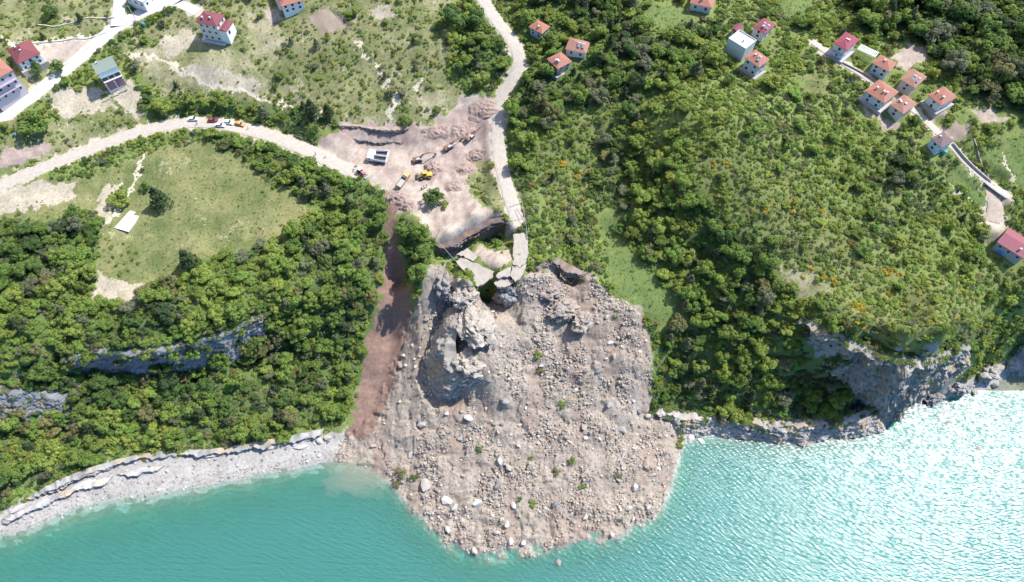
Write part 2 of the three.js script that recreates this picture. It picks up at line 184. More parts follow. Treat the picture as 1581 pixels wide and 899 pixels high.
  [SPARSE, [[-12.8,-158.2],[-6,-163.9],[0.7,-160.5],[0.6,-149.9],[-5.3,-151.2],[-11.5,-150.3]]], [BARE, [[-14.6,-155.3],[-12.1,-159.9],[-5.8,-152.2],[1.2,-150],[-0.1,-145.3],[-6.5,-142.8],[-13,-147.8]]],
]) fill(cover, poly, id);
function coverAt(x, z) { const i = Math.floor((x - X0) / RES), j = Math.floor((z - Z0) / RES); return i < 0 || j < 0 || i >= MW || j >= MH ? (x < -X1 || x > X1 || z < Z0 ? WOOD : BEACH) : cover[j * MW + i]; }
// soft mask of the slide
const slideMask = (() => {
  let m = new Float32Array(MW * MH); fill(m, OUT_SLIDE, 1);
  for (let pass = 0; pass < 2; pass++) for (const [s, n, st, ln] of [[1, MH, MW, MW], [MW, MW, 1, MH]]) {
    const out = new Float32Array(MW * MH), R = 4;
    for (let a = 0; a < n; a++) { let sum = 0; for (let b = -R; b < ln; b++) { if (b + R < ln) sum += m[a * st + (b + R) * s]; if (b - R - 1 >= 0) sum -= m[a * st + (b - R - 1) * s]; if (b >= 0) out[a * st + b * s] = sum / (2 * R + 1); } }
    m = out;
  }
  return (x0, z0) => { const x = x0 + n2(x0 * 0.11, z0 * 0.11) * 2.2 + n2b(x0 * 0.35, z0 * 0.35) * 0.8, z = z0 + n2b(x0 * 0.11, z0 * 0.11) * 2.6 + n2(x0 * 0.35, z0 * 0.35) * 0.8, fx = (x - X0) / RES - 0.5, fz = (z - Z0) / RES - 0.5, i = Math.floor(fx), j = Math.floor(fz); if (i < 0 || j < 0 || i >= MW - 1 || j >= MH - 1) return 0; const u = fx - i, v = fz - j, k = j * MW + i; return (m[k] * (1 - u) + m[k + 1] * u) * (1 - v) + (m[k + MW] * (1 - u) + m[k + MW + 1] * u) * v; };
})();
// broken ground: facets of cells, each tilted its own way
function cells(x, z, size, seed) {
  const gx = Math.floor(x / size), gz = Math.floor(z / size); let b = 1e9, h = 0;
  for (let i = -1; i <= 1; i++) for (let k = -1; k <= 1; k++) {
    const a = gx + i, c = gz + k; let s = Math.imul(a, 374761393) ^ Math.imul(c, 668265263) ^ Math.imul(seed, 974711); s = Math.imul(s ^ (s >>> 13), 1274126177); s ^= s >>> 16;
    const r1 = (s & 1023) / 1023, r2 = ((s >>> 10) & 1023) / 1023, r3 = ((s >>> 20) & 1023) / 1023, px = (a + r1) * size, pz = (c + r2) * size, d = (px - x) ** 2 + (pz - z) ** 2;
    if (d < b) { b = d; h = r3 + ((x - px) * (r1 - 0.5) + (z - pz) * (r2 - 0.5)) * 1.6 / size; }
  }
  return h;
}
function rubble(x, z) {
  const low = 1 - sstep(-75, -50, z);   // blocks are larger on the upper slope
  return fbm(x * 0.07, z * 0.07) * 0.7 + fbm(x * 0.13 + 7, z * 0.13) * 1.5 * (1 - low) + n2(x * 0.16, z * 0.05) * 0.15 + Math.abs(n2(x * 0.035 + 5, z * 0.05)) * 1.3 * low + cells(x, z, 5.5, 3) * 0.8 * (0.12 + low) + cells(x, z, 2.2, 5) * 0.42 + cells(x, z, 1, 9) * 0.22 - 0.7;
}
const CARVE = [   // foot of a steep face: [line, reach, depth]
  [[[-30,-152.2,39.5],[-22.7,-154.7,40],[-17.6,-158.6,40.3],[-11.6,-162.5,40.6],[-2.3,-164.6,41.4],[2.5,-162.4,44]], 3.4, 4.2], [[[7.2,-144.5,37],[12.9,-144.8,36.5],[16.4,-146,36.5],[20.3,-145,36.2],[24.9,-143,36.5]], 3.5, 2],
  [[[-174.5,-110.4,14],[-151,-111.7,13],[-130.6,-113.3,12],[-110.3,-119,14],[-100.7,-124,16]], 5, 3.5], [[[-219.4,-90.3,9],[-204.3,-91.3,9],[-192,-93,9],[-176.8,-94.2,10]], 5, 2.5], [[[-23.7,-135.2,30],[-32,-123.1,24],[-35.4,-110.5,17],[-30.6,-100.4,14],[-19.4,-100.1,16]], 3.5, 2],
  [[[-18.2,-140.9,38],[-13.9,-137.8,35],[-9.2,-139,36]], 3, 2.5],
].map(([l, r, d]) => [spline(l, 1.2), r, d]);
function carved(x, z) { let s = 0; for (const [l, r, d] of CARVE) { let b = 99; for (const [px, pz] of l) { const q = Math.hypot(px - x, pz - z); if (q < b) b = q; } if (b < r) s = Math.max(s, d * (1 - sstep(0.25, 1, b / r))); } return s; }
function H(x, z) {
  let h = base(x, z) - carved(x, z);
  const m = slideMask(x, z), id = coverAt(x, z);
  const [d, y] = nearRoad(x, z);
  const calm = sstep(0, 5, d);
  h += (fbm(x * 0.05, z * 0.05, 4) * 0.9 + n2(x * 0.5, z * 0.5) * 0.12) * calm * (id === BEACH ? 0.35 : 1) * (1 - m) * (h < 0 ? 0.3 : 1);
  if (id === BARE || id === SOIL || id === CHUTE) h += (n2b(x * 0.25, z * 0.25) * 0.4 + n2(x * 0.7, z * 0.7) * 0.14) * calm;
  if (d < 5) h = lerp(y - 0.14, h, sstep(0.7, 5, d));
  if (m > 0.02) h += rubble(x, z) * sstep(0.15, 0.85, m) * sstep(-4, 1, h + 1);
  return h;
}

// ---------------------------------------------------------------- ground colour map, laid out in metres on the plan
const TW = 2048, TH = Math.round(TW * (Z1 - Z0) / (X1 - X0));
const TONE = {   // linear base colours: [a, b] mixed by grain
  [SHRUB]: [[0.13, 0.17, 0.04], [0.21, 0.235, 0.062]], [WOOD]: [[0.085, 0.13, 0.034], [0.13, 0.17, 0.046]], [MEADOW]: [[0.11, 0.135, 0.038], [0.225, 0.21, 0.08]], [DRY]: [[0.2, 0.2, 0.075], [0.38, 0.33, 0.2]],
  [BARE]: [[0.33, 0.25, 0.19], [0.48, 0.385, 0.305]], [SOIL]: [[0.3, 0.21, 0.17], [0.43, 0.32, 0.26]], [ROCK]: [[0.2, 0.19, 0.18], [0.34, 0.32, 0.3]], [BEACH]: [[0.28, 0.248, 0.212], [0.46, 0.42, 0.37]],
  [SLIDE]: [[0.26, 0.208, 0.158], [0.39, 0.322, 0.252]], [CHUTE]: [[0.17, 0.1, 0.074], [0.27, 0.175, 0.13]], [PALE]: [[0.3, 0.26, 0.16], [0.52, 0.43, 0.33]], [LUSH]: [[0.1, 0.15, 0.035], [0.17, 0.21, 0.058]],
  [SEABED]: [[0.14, 0.16, 0.105], [0.27, 0.265, 0.185]], [FOREST]: [[0.05, 0.07, 0.022], [0.08, 0.09, 0.03]], [SPARSE]: [[0.13, 0.145, 0.045], [0.26, 0.24, 0.11]], [PLOT]: [[0.3, 0.22, 0.16], [0.36, 0.27, 0.2]], [HEATH]: [[0.125, 0.155, 0.042], [0.21, 0.215, 0.07]],
};
const PATHS = [[1.1, [[-172.6,-246.5],[-156.3,-243.7],[-143.7,-236.9],[-131.5,-231.2],[-111.7,-227.2],[-99.7,-222]]], [0.9, [[-69,-247.5],[-65.4,-242.2],[-61.8,-237.1]]], [1.2, [[-58.6,-237.7],[-56.5,-232.2],[-52.7,-225.8],[-50,-221.9],[-52.8,-216.3],[-53.7,-211.3]]], [0.8, [[-36.1,-234.9],[-38.8,-229.3],[-41.3,-225.2]]], [0.9, [[-160.9,-205.9],[-161.1,-194.6],[-162,-186.9],[-167.1,-168.1]]], [0.8, [[192.1,-182],[193,-175.5],[193.7,-168.9]]], [0.7, [[167.6,-172.8],[176,-165.9],[182.7,-160.6]]], [1.6, [[-210.2,-248.7],[-194.4,-252.7],[-182.5,-256.7]]], [1.4, [[-227,-249.7],[-215.3,-247],[-202.1,-249.4]]], [0.7, [[-111.7,-227.4],[-90.6,-219],[-76,-213.7]]]];
const pathGrid = new Uint8Array(MW * MH);
for (const [w, pts] of PATHS) for (const [x, z] of spline(pts, 0.4)) { const ww = w * (0.6 + 0.5 * Math.abs(n2(x * 0.2, z * 0.2))); for (let a = -2; a <= 2; a++) for (let b = -2; b <= 2; b++) if (Math.hypot(a, b) * RES <= ww) { const i = Math.floor((x - X0) / RES) + a, j = Math.floor((z - Z0) / RES) + b; if (i >= 0 && j >= 0 && i < MW && j < MH) pathGrid[j * MW + i] = 1; } }
const verge = new Float32Array(MW * MH).fill(9);
for (let j = 0; j < MH; j++) for (let i = 0; i < MW; i++) verge[j * MW + i] = nearRoad(X0 + (i + 0.5) * RES, Z0 + (j + 0.5) * RES)[0];
const groundMap = (() => {
  const data = new Uint8Array(TW * TH * 4), enc = (v) => 255 * (v <= 0.0031308 ? v * 12.92 : 1.055 * Math.pow(v, 1 / 2.4) - 0.055), grain = mulberry(99);
  const CG = 2, cw = Math.ceil((X1 - X0) / CG) + 2, ch = Math.ceil((Z1 - Z0) / CG) + 2, low = new Float32Array(cw * ch);
  for (let j = 0; j < ch; j++) for (let i = 0; i < cw; i++) low[j * cw + i] = Z0 + j * CG > -140 ? base(X0 + i * CG, Z0 + j * CG) : 9;
  for (let j = 0; j < TH; j++) for (let i = 0; i < TW; i++) {
    const x = X0 + (i + 0.5) / TW * (X1 - X0), z = Z0 + (j + 0.5) / TH * (Z1 - Z0), wx = n2(x * 0.16, z * 0.16), wz = n2b(x * 0.16, z * 0.16);
    const ax = x + wx * 1.6 + n2(x * 0.9, z * 0.9) * 0.7, az = z + wz * 1.6 + n2b(x * 0.9, z * 0.9) * 0.7;
    let id = coverAt(ax, az); const lev = low[Math.round((z - Z0) / CG) * cw + Math.round((x - X0) / CG)]; if (lev < -0.55 + 0.5 * wx + 0.3 * wz) id = SEABED; else if (lev < 0.4 && id !== SLIDE && id !== CHUTE) id = BEACH;
    const t = TONE[id], g = grain();
    let f = 0.5 + 0.35 * fbm(x * 0.09 + 40, z * 0.09, 3) + 0.3 * n2(x * 0.55, z * 0.55) + 0.22 * n2b(x * 1.9, z * 1.9) + (g - 0.5) * 0.4;
    if (id === MEADOW || id === SPARSE || id === DRY) f += 0.45 * n2b(x * 0.03, z * 0.045) + 0.25 * n2(x * 0.13 + 50, z * 0.13);
    if (id === BARE) f += 0.3 * n2b(x * 0.05, z * 0.12) + 0.2 * n2(x * 0.3 + z * 0.2, z * 0.05);
    if (id === SLIDE) f += 0.25 * n2b(x * 0.025 + 3, z * 0.06);
    f = clamp(f, -0.1, 1.2);
    let c = [0, 1, 2].map((k) => lerp(t[0][k], t[1][k], f));
    if (id === SLIDE) { const red = sstep(0.25, 0.7, n2(x * 0.06 + 9, z * 0.014 + 2) + 0.35 * n2b(x * 0.2, z * 0.12)); c = [lerp(c[0], 0.26, red * 0.5), lerp(c[1], 0.17, red * 0.5), lerp(c[2], 0.125, red * 0.5)]; }
    if ((id === MEADOW || id === SPARSE || id === DRY) && n2(x * 0.045 + 8, z * 0.06) + 0.5 * n2b(x * 0.3, z * 0.3) + 0.4 * n2b(x * 1.1, z * 1.1) > (id === MEADOW ? 1.15 : 0.85)) c = [0.3 + f * 0.1, 0.26 + f * 0.09, 0.15 + f * 0.07];
    const pi = Math.floor((ax - X0) / RES), pj = Math.floor((az - Z0) / RES);
    if (pi >= 0 && pj >= 0 && pi < MW && pj < MH && pathGrid[pj * MW + pi]) c = [0.5 + f * 0.12, 0.42 + f * 0.12, 0.3 + f * 0.1];
    if (pi >= 0 && pj >= 0 && pi < MW && pj < MH && verge[pj * MW + pi] < 0.7 + 0.6 * wx) c = [0.4 + f * 0.12, 0.33 + f * 0.1, 0.24 + f * 0.09];
    const o = (j * TW + i) * 4;
    for (let k = 0; k < 3; k++) data[o + k] = clamp(enc(Math.max(0.01, c[k])), 0, 255);
    data[o + 3] = 255;
  }
  const t = new THREE.DataTexture(data, TW, TH); t.colorSpace = THREE.SRGBColorSpace; t.magFilter = t.minFilter = THREE.LinearFilter; t.wrapS = t.wrapT = THREE.MirroredRepeatWrapping; t.needsUpdate = true;
  return t;
})();
const groundMat = new THREE.MeshStandardMaterial({ map: groundMap, roughness: 0.95 });
function sheet(xs, zs, height, keep) {
  const W = xs.length, pos = new Float32Array(W * zs.length * 3), uv = new Float32Array(W * zs.length * 2), idx = [];
  for (let j = 0; j < zs.length; j++) for (let i = 0; i < W; i++) { const k = j * W + i; pos.set([xs[i], height(xs[i], zs[j]), zs[j]], k * 3); uv.set([(xs[i] - X0) / (X1 - X0), Math.min((zs[j] - Z0) / (Z1 - Z0), 0.999)], k * 2); }
  for (let j = 0; j + 1 < zs.length; j++) for (let i = 0; i + 1 < W; i++) { if (keep && !keep((xs[i] + xs[i + 1]) / 2, (zs[j] + zs[j + 1]) / 2)) continue; const a = j * W + i; idx.push(a, a + W, a + 1, a + 1, a + W, a + W + 1); }
  const g = new THREE.BufferGeometry();
  g.setAttribute('position', new THREE.BufferAttribute(pos, 3)); g.setAttribute('uv', new THREE.BufferAttribute(uv, 2)); g.setIndex(idx); g.computeVertexNormals();
  return g;
}
const grid1 = (lo, hi, step, far) => { const a = []; for (let v = lo; v <= hi; v += step) a.push(v); for (let s = step * 2, v = lo - s; v > -far; s *= 1.5, v -= s) a.unshift(v); for (let s = step * 2, v = hi + s; v < far; s *= 1.5, v += s) a.push(v); return a; };
structure('terrain', sheet(grid1(-300, 300, 1, 1500), grid1(-365, 8, 1, 1500), (x, z) => H(x, z) - 1.6 * sstep(0.35, 0.9, slideMask(x, z))), groundMat);
const fine = (lo, hi, s) => { const a = []; for (let v = lo; v <= hi; v += s) a.push(v); return a; };
const sx = OUT_SLIDE.map((p) => p[0]), sz = OUT_SLIDE.map((p) => p[1]);
const slide = structure('landslide', sheet(fine(Math.min(...sx) - 2, Math.max(...sx) + 2, 0.42), fine(Math.min(...sz) - 2, Math.max(...sz) + 2, 0.42), (x, z) => H(x, z) + lerp(-0.5, 0.04, sstep(0.1, 0.3, slideMask(x, z))), (x, z) => slideMask(x, z) > 0.06), groundMat);

// ---------------------------------------------------------------- sea: clear surface and turbid layers one under another, over a pale bed
const ripple = (() => {
  const N = 1024, d = new Uint8Array(N * N * 4), r = mulberry(5), waves = [];
  for (let i = 0; i < 90; i++) { const L = 46 / Math.exp(rr(Math.log(0.8), Math.log(3.6), r)), a = Math.PI * 0.62 + (r() + r() - 1) * 1.0, kx = Math.round(Math.cos(a) * L), kz = Math.round(Math.sin(a) * L); waves.push([kx, kz, r() * 6.28, 1 / Math.pow(Math.hypot(kx, kz) + 3, 1.15)]); }
  const f = new Float32Array(N * N); let s2 = 0;
  for (let j = 0; j < N; j++) for (let i = 0; i < N; i++) { let s = 0; for (const [kx, kz, p, a] of waves) s += a * Math.sin((kx * i + kz * j) / N * 6.28318 + p); f[j * N + i] = s; s2 += s * s; }
  const sd = Math.sqrt(s2 / N / N);
  for (let k = 0; k < N * N; k++) { const v = clamp(128 + f[k] / sd * 36, 0, 255); d.set([v, v, v, 255], k * 4); }
  const t = new THREE.DataTexture(d, N, N); t.wrapS = t.wrapT = THREE.RepeatWrapping; t.magFilter = THREE.LinearFilter; t.needsUpdate = true; return t;
})();
const seaMat = new THREE.MeshPhysicalMaterial({ color: new THREE.Color().setRGB(0.94, 0.97, 0.97), roughness: 0.34, transmission: 0.99, thickness: 0, ior: 1.45, bumpMap: ripple, bumpScale: 0.2 });
const layerMat = (t, r, g, b) => { const m = new THREE.MeshPhysicalMaterial({ roughness: 0, transmission: t, thickness: 0, ior: 1.33, specularIntensity: 0 }); m.color.setRGB(r, g, b); return m; };
const sea = new THREE.Group(); sea.name = 'sea'; sea.userData.kind = 'structure'; scene.add(sea);
const seaPlane = (y, tile) => { const g = new THREE.PlaneGeometry(1600, 1000, 1, 1).rotateX(-Math.PI / 2).translate(0, y, 390), p = g.attributes.position, u = g.attributes.uv; for (let i = 0; i < 4; i++) u.setXY(i, p.getX(i) / tile, p.getZ(i) / tile); return g; };
const surface = mesh('water_surface', seaPlane(0, 30), seaMat, sea);
[[-0.25, 0.985, 0.8, 0.93, 0.885], [-0.6, 0.98, 0.68, 0.92, 0.885], [-1, 0.97, 0.54, 0.91, 0.9], [-1.5, 0.955, 0.4, 0.9, 0.885], [-2.1, 0.935, 0.28, 0.89, 0.885], [-2.8, 0.91, 0.18, 0.88, 0.885], [-3.6, 0.88, 0.1, 0.87, 0.885], [-4.6, 0.84, 0.05, 0.86, 0.885]].forEach(([y, t, r, g, b]) => mesh('water_layer', seaPlane(y, 46), layerMat(t, r, g, b), sea));

for (let m = 0; m < 6; m++) {   // mud drifting off the foot of the chute, thicker towards the shore
  const k = 1 - m * 0.13, pts = [], c = [-60.6, -75.7]; for (let i = 0; i < 90; i++) { const a = i / 90 * 6.2832, r = (1 + 0.2 * n2(Math.cos(a) + m * 0.3, Math.sin(a)) + 0.13 * n2b(Math.cos(a) * 3 + m, Math.sin(a) * 3) + 0.06 * n2(Math.cos(a) * 9, Math.sin(a) * 9 + m)) * k; pts.push(new THREE.Vector2(c[0] + Math.cos(a) * 15 * r, -(c[1] + Math.sin(a) * 11 * r))); }
  mesh('mud_plume', new THREE.ShapeGeometry(new THREE.Shape(pts)).rotateX(-Math.PI / 2).translate(0, -0.03 - 0.03 * m, 0), layerMat(0.965, 0.97, 0.955, 0.92), sea);
}
// ---------------------------------------------------------------- road decks
const roadTex = (() => {
  const N = 512, d = new Uint8Array(N * N * 4), r = mulberry(21);
  for (let j = 0; j < N; j++) for (let i = 0; i < N; i++) { const v = 216 + 9 * n2(i * 0.012, j * 0.012) + 6 * n2b(i * 0.06, j * 0.05) + 12 * (r() - 0.5) - 9 * Math.max(0, n2(i * 0.09, j * 0.006)); d.set([v, v * 0.985, v * 0.96, 255].map((q) => clamp(q, 0, 255)), (j * N + i) * 4); }
  const t = new THREE.DataTexture(d, N, N); t.wrapS = t.wrapT = THREE.RepeatWrapping; t.magFilter = THREE.LinearFilter; t.colorSpace = THREE.SRGBColorSpace; t.needsUpdate = true; return t;
})();
const roadMats = { concrete: mat(0.64, 0.57, 0.49), white: mat(0.84, 0.81, 0.77), stone: mat(0.66, 0.58, 0.5), dirt: mat(0.62, 0.5, 0.4) };
for (const m of Object.values(roadMats)) m.map = roadTex;
function deck(r) {
  const n = r.line.length, pos = [], uv = [], idx = []; let s = 0;
  for (let i = 0; i < n; i++) {
    const [x, z] = r.line[i], a = r.line[Math.max(0, i - 1)], b = r.line[Math.min(n - 1, i + 1)], L = Math.hypot(b[0] - a[0], b[1] - a[1]) || 1, nx = -(b[1] - a[1]) / L, nz = (b[0] - a[0]) / L;
    if (i) s += Math.hypot(x - r.line[i - 1][0], z - r.line[i - 1][1]);
    [[-1, -0.35], [-1, 0], [-0.45, 0.03], [0.45, 0.03], [1, 0], [1, -0.35]].forEach(([k, dy], q) => { const ww = (r.w / 2 + 0.14 * n2(s * 0.16, k * 9 + r.w)) * k; pos.push(x + nx * ww, r.y[i] + dy, z + nz * ww); uv.push(ww / 16 + q * 0.001, s / 16); });
    if (i) for (let q = 0; q < 5; q++) { const k = (i - 1) * 6 + q; idx.push(k, k + 1, k + 6, k + 1, k + 7, k + 6); }
  }
  const g = new THREE.BufferGeometry(); g.setAttribute('position', new THREE.Float32BufferAttribute(pos, 3)); g.setAttribute('uv', new THREE.Float32BufferAttribute(uv, 2)); g.setIndex(idx); g.computeVertexNormals();
  structure(r.name, g, roadMats[r.look]);
}
ROADS.forEach(deck);
// ---------------------------------------------------------------- rock: cliffs, outcrops, boulders
const V3 = (x, y, z) => new THREE.Vector3(x, y, z);
function place(x, y, z) {   // where a point falls in the photograph, in percent
  const p = V3(x, y, z); camera.updateMatrixWorld(); p.project(camera); return [Math.round((p.x + 1) * 50), Math.round((1 - p.y) * 50), Math.abs(p.x) < 1.02 && Math.abs(p.y) < 1.02];
}
const rockMat = new THREE.MeshStandardMaterial({ roughness: 0.95, vertexColors: true });
const ledges = [], rims = [], feet = [];
function cliff(name, label, top, low, tint = [0.27, 0.26, 0.25], push = 0.9, amp = 1, over = 1) {
  const n = Math.max(2, Math.round(top.reduce((s, p, i) => i ? s + Math.hypot(p[0] - top[i - 1][0], p[1] - top[i - 1][1]) : 0, 0) / 0.5)), m = 40, pos = [], col = [], idx = [];
  const line = (pts) => new THREE.CatmullRomCurve3(pts.map(([x, z, y]) => V3(x, y, z)), false, 'centripetal').getPoints(n);
  const A = line(top), B = line(low);
  for (let i = 0; i <= n; i++) {
    const a = A[i], b = B[i], t = V3().subVectors(A[Math.min(n, i + 2)], A[Math.max(0, i - 2)]), out = V3(-t.z, 0, t.x).normalize(), end = sstep(0, 6, Math.min(i, n - i));
    if (name === 'rock_cliff' && i % 4 === 0) [-1.2, 1.1, 2.2].forEach((w) => rims.push([a.x + out.x * w + rr(-0.6, 0.6), a.z + out.z * w + rr(-0.6, 0.6), a.y - (w > 0 ? 0.5 + 0.2 * w : 0), a.x < 0 && w < 0, w > 0]));
    if (name === 'rock_cliff' && a.x < 0 && i % 4 === 0) { feet.push([b.x + out.x * rr(1.2, 3), b.z + out.z * rr(1.2, 3), b.y]); if (rnd() < 0.65) { const q = rr(0.15, 0.85); feet.push([lerp(a.x, b.x, q) + out.x * 1.8, lerp(a.z, b.z, q) + out.z * 1.8, lerp(a.y, b.y, q) - 1.2]); } }
    for (let k = 0; k <= m; k++) {
      const f = k / m, p = V3().lerpVectors(a, b, f), bed = Math.floor((p.y + 1.6 * n2(i * 0.015, 3) + 0.35 * n2(i * 0.11, 8)) / 0.8), ledge = n2(bed * 7.1, i * 0.035) * 0.75 + (bed % 3 ? 0 : 0.35);
      const edge = Math.min(sstep(0, 0.06, f), sstep(0, 0.08, 1 - f)) * end;
      const d = (push + over * 2 * (1 - f) + amp * (ledge + 1.9 * n3(p.x * 0.1, p.y * 0.035, p.z * 0.1) + 0.7 * n3(p.x * 0.45, p.y * 0.3, p.z * 0.45) + 0.3 * n3(p.x * 1.3, p.y * 1.6, p.z * 1.3))) * edge - (1 - edge) * 0.9 + 0.3 * edge * n3(p.x * 0.9, p.y * 0.9 + 7, p.z * 0.9) + 0.18 * edge * n3(p.x * 2.2, p.y * 2.2, p.z * 2.2 + 4);
      p.addScaledVector(out, d); p.y += -0.5 * (1 - sstep(0, 0.06, f)) + amp * 0.7 * n2(i * 0.09, 5) * (1 - f);
      pos.push(p.x, p.y, p.z);
      if (name === 'rock_cliff' && rnd() < 0.004) ledges.push([p.x, p.y - 0.2, p.z]);
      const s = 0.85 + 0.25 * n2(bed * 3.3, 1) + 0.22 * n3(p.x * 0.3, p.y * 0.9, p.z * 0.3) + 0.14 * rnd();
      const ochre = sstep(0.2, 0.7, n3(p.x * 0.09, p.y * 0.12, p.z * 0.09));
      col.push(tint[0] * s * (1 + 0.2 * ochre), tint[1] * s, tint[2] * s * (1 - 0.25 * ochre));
      if (i && k) { const q = (i - 1) * (m + 1) + k - 1; idx.push(q, q + 1, q + m + 1, q + 1, q + m + 2, q + m + 1); }
    }
  }
  let g = new THREE.BufferGeometry(); g.setAttribute('position', new THREE.Float32BufferAttribute(pos, 3)); g.setAttribute('color', new THREE.Float32BufferAttribute(col, 3)); g.setIndex(idx);
  g = g.toNonIndexed(); g.computeVertexNormals();
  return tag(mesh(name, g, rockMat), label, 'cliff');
}
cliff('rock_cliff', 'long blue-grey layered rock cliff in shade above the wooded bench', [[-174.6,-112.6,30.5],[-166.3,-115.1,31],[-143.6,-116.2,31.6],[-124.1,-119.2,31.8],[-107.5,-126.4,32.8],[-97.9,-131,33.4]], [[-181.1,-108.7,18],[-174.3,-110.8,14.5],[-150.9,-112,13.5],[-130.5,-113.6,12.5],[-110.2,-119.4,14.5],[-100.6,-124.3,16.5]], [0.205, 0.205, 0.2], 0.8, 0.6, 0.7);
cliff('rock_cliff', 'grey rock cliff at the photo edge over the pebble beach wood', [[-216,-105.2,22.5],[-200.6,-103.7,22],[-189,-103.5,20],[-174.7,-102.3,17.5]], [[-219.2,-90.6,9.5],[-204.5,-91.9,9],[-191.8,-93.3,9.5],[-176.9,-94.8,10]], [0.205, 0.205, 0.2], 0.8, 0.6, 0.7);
cliff('rock_cliff', 'high grey headland cliff of slanting strata dropping to the bright water', [[109.4,-124.5,45.5],[114,-119.7,44.6],[125.8,-112,43.8],[133.3,-108.6,43.8],[138.2,-107.1,43.7],[141.9,-106.2,43.4],[147.6,-106,42.5],[155.8,-107,41],[166.4,-111.4,39.5],[176.3,-117,37]], [[109.1,-125.5,19],[114.2,-120.4,18],[126.1,-111.9,16.5],[134.5,-107.1,12.5],[145.2,-101.4,4],[157.6,-96.2,-0.3],[163.1,-101,0.5],[171.6,-107.6,3.5],[178.8,-110.5,7],[186.8,-113.1,9]], [0.3, 0.272, 0.23], 1.2, 1.25, 0.6);
cliff('rock_cliff', 'low dark wave-cut cliff between the slide and headland', [[57,-99.5,9],[65.6,-97.9,7.5],[81.2,-96.4,7],[93.8,-94.9,8],[106.5,-93.7,8.5],[121.9,-94,9],[134.9,-95,9.5],[147.1,-99,9]], [[61.4,-96.9,1],[69,-91.6,0.2],[82.2,-90.7,-0.3],[103.1,-88.5,-0.4],[118.8,-87.4,-0.4],[135.1,-89.3,-0.4],[146.3,-91.8,-0.4],[155.2,-95.1,-0.4]], [0.39, 0.35, 0.295], 0.8, 0.6, 0.6);
cliff('beach_ledge', 'low undercut rock bank between the white beach and the wood', [[-187.4,-63.6,3.8],[-180,-68.5,4.2],[-172.4,-72.6,4.5],[-156.3,-78.5,4.6],[-141.7,-81.6,4.6],[-118.9,-83,4.4],[-101.4,-85.9,4.4],[-88.8,-88.3,4.4],[-74.9,-91.5,4.5]], [[-187.8,-62.8,1.8],[-180.3,-67.8,2],[-172.8,-72,2.1],[-156.5,-77.9,2.2],[-142.1,-81,2.2],[-119.4,-82.6,2.2],[-102,-85.6,2.2],[-89.3,-88,2.2],[-75.3,-91.2,2.2]], [0.36, 0.34, 0.31], 0.5, 0.7, 0.5);
cliff('beach_ledge', 'long stepped ledge along the narrow end of the beach', [[-194,-55.9,2.6],[-185.7,-60.6,2.8],[-176.1,-65.5,2.9],[-166,-69.5,2.9],[-156.8,-72.4,2.6]], [[-194.7,-55.5,0.9],[-186.4,-60.3,1],[-176.7,-65,1],[-166.6,-69,1],[-157.3,-72.1,1]], [0.42, 0.39, 0.36], 0.5, 0.5, 0.3);
cliff('beach_ledge', 'short tilted ledge in the middle of the beach', [[-155.6,-73.1,2.8],[-147.2,-75.1,3],[-137.4,-76.4,2.8]], [[-156,-72.5,1.2],[-147.6,-74.6,1.2],[-137.7,-76.1,1.2]], [0.42, 0.39, 0.36], 0.4, 0.5, 0.3);
cliff('head_scarp', 'dark fresh earth scarp where the work yard breaks off', [[-31.7,-154.2,44.9],[-23.5,-156.2,45.2],[-17.9,-159.9,45.7],[-12.7,-163.4,46.2],[-3.8,-166.4,46.5],[3.3,-163.4,46.6]], [[-30,-152.2,39.5],[-22.7,-154.7,40],[-17.6,-158.6,40.3],[-11.6,-162.5,40.6],[-2.3,-164.6,41.4],[4.1,-162.3,44.2]], [0.17, 0.125, 0.105], 0.3, 0.45, 1.0);
cliff('head_scarp', 'brown scarp hollow under the grass edge beside the broken road', [[6.3,-146.4,42.8],[12.2,-147.5,43],[15.3,-149,43],[18.9,-148.1,42.9],[24.3,-145.4,41.5],[30.3,-143.4,39.8]], [[7.2,-145.1,37],[12.9,-145.4,36.5],[16.4,-146.6,36.5],[20.3,-145.6,36.2],[24.9,-143.6,36.5],[31,-142.1,37]], [0.22, 0.165, 0.135], 0.3, 0.6, 1.0);
cliff('earth_bank', 'cut brown earth bank below the scrub beside the excavators', [[-84.8,-211.7,51.6],[-75.9,-212.8,52],[-64.4,-210.9,52],[-53.1,-209.6,52.2],[-41.9,-210.3,53]], [[-84.2,-210.2,48.4],[-75.8,-211.1,48.6],[-64.9,-209.6,48.6],[-53.6,-208.5,48.6],[-41.7,-209.2,49.4]], [0.3, 0.22, 0.175], 0.3, 0.3, 0.3);
cliff('earth_bank', 'dark rubble bank edging the yard beside the two white trucks', [[-71.6,-209.6,49],[-65.8,-207.2,48.8],[-60.3,-205.9,48.6],[-53.3,-205.5,48.6],[-44.4,-206.1,48.8]], [[-72.1,-207.8,46.9],[-66.3,-205.7,46.7],[-60.5,-204.4,46.6],[-53.5,-204,46.6],[-44,-204.9,46.8]], [0.2, 0.17, 0.155], 0.3, 0.35, 0.2);

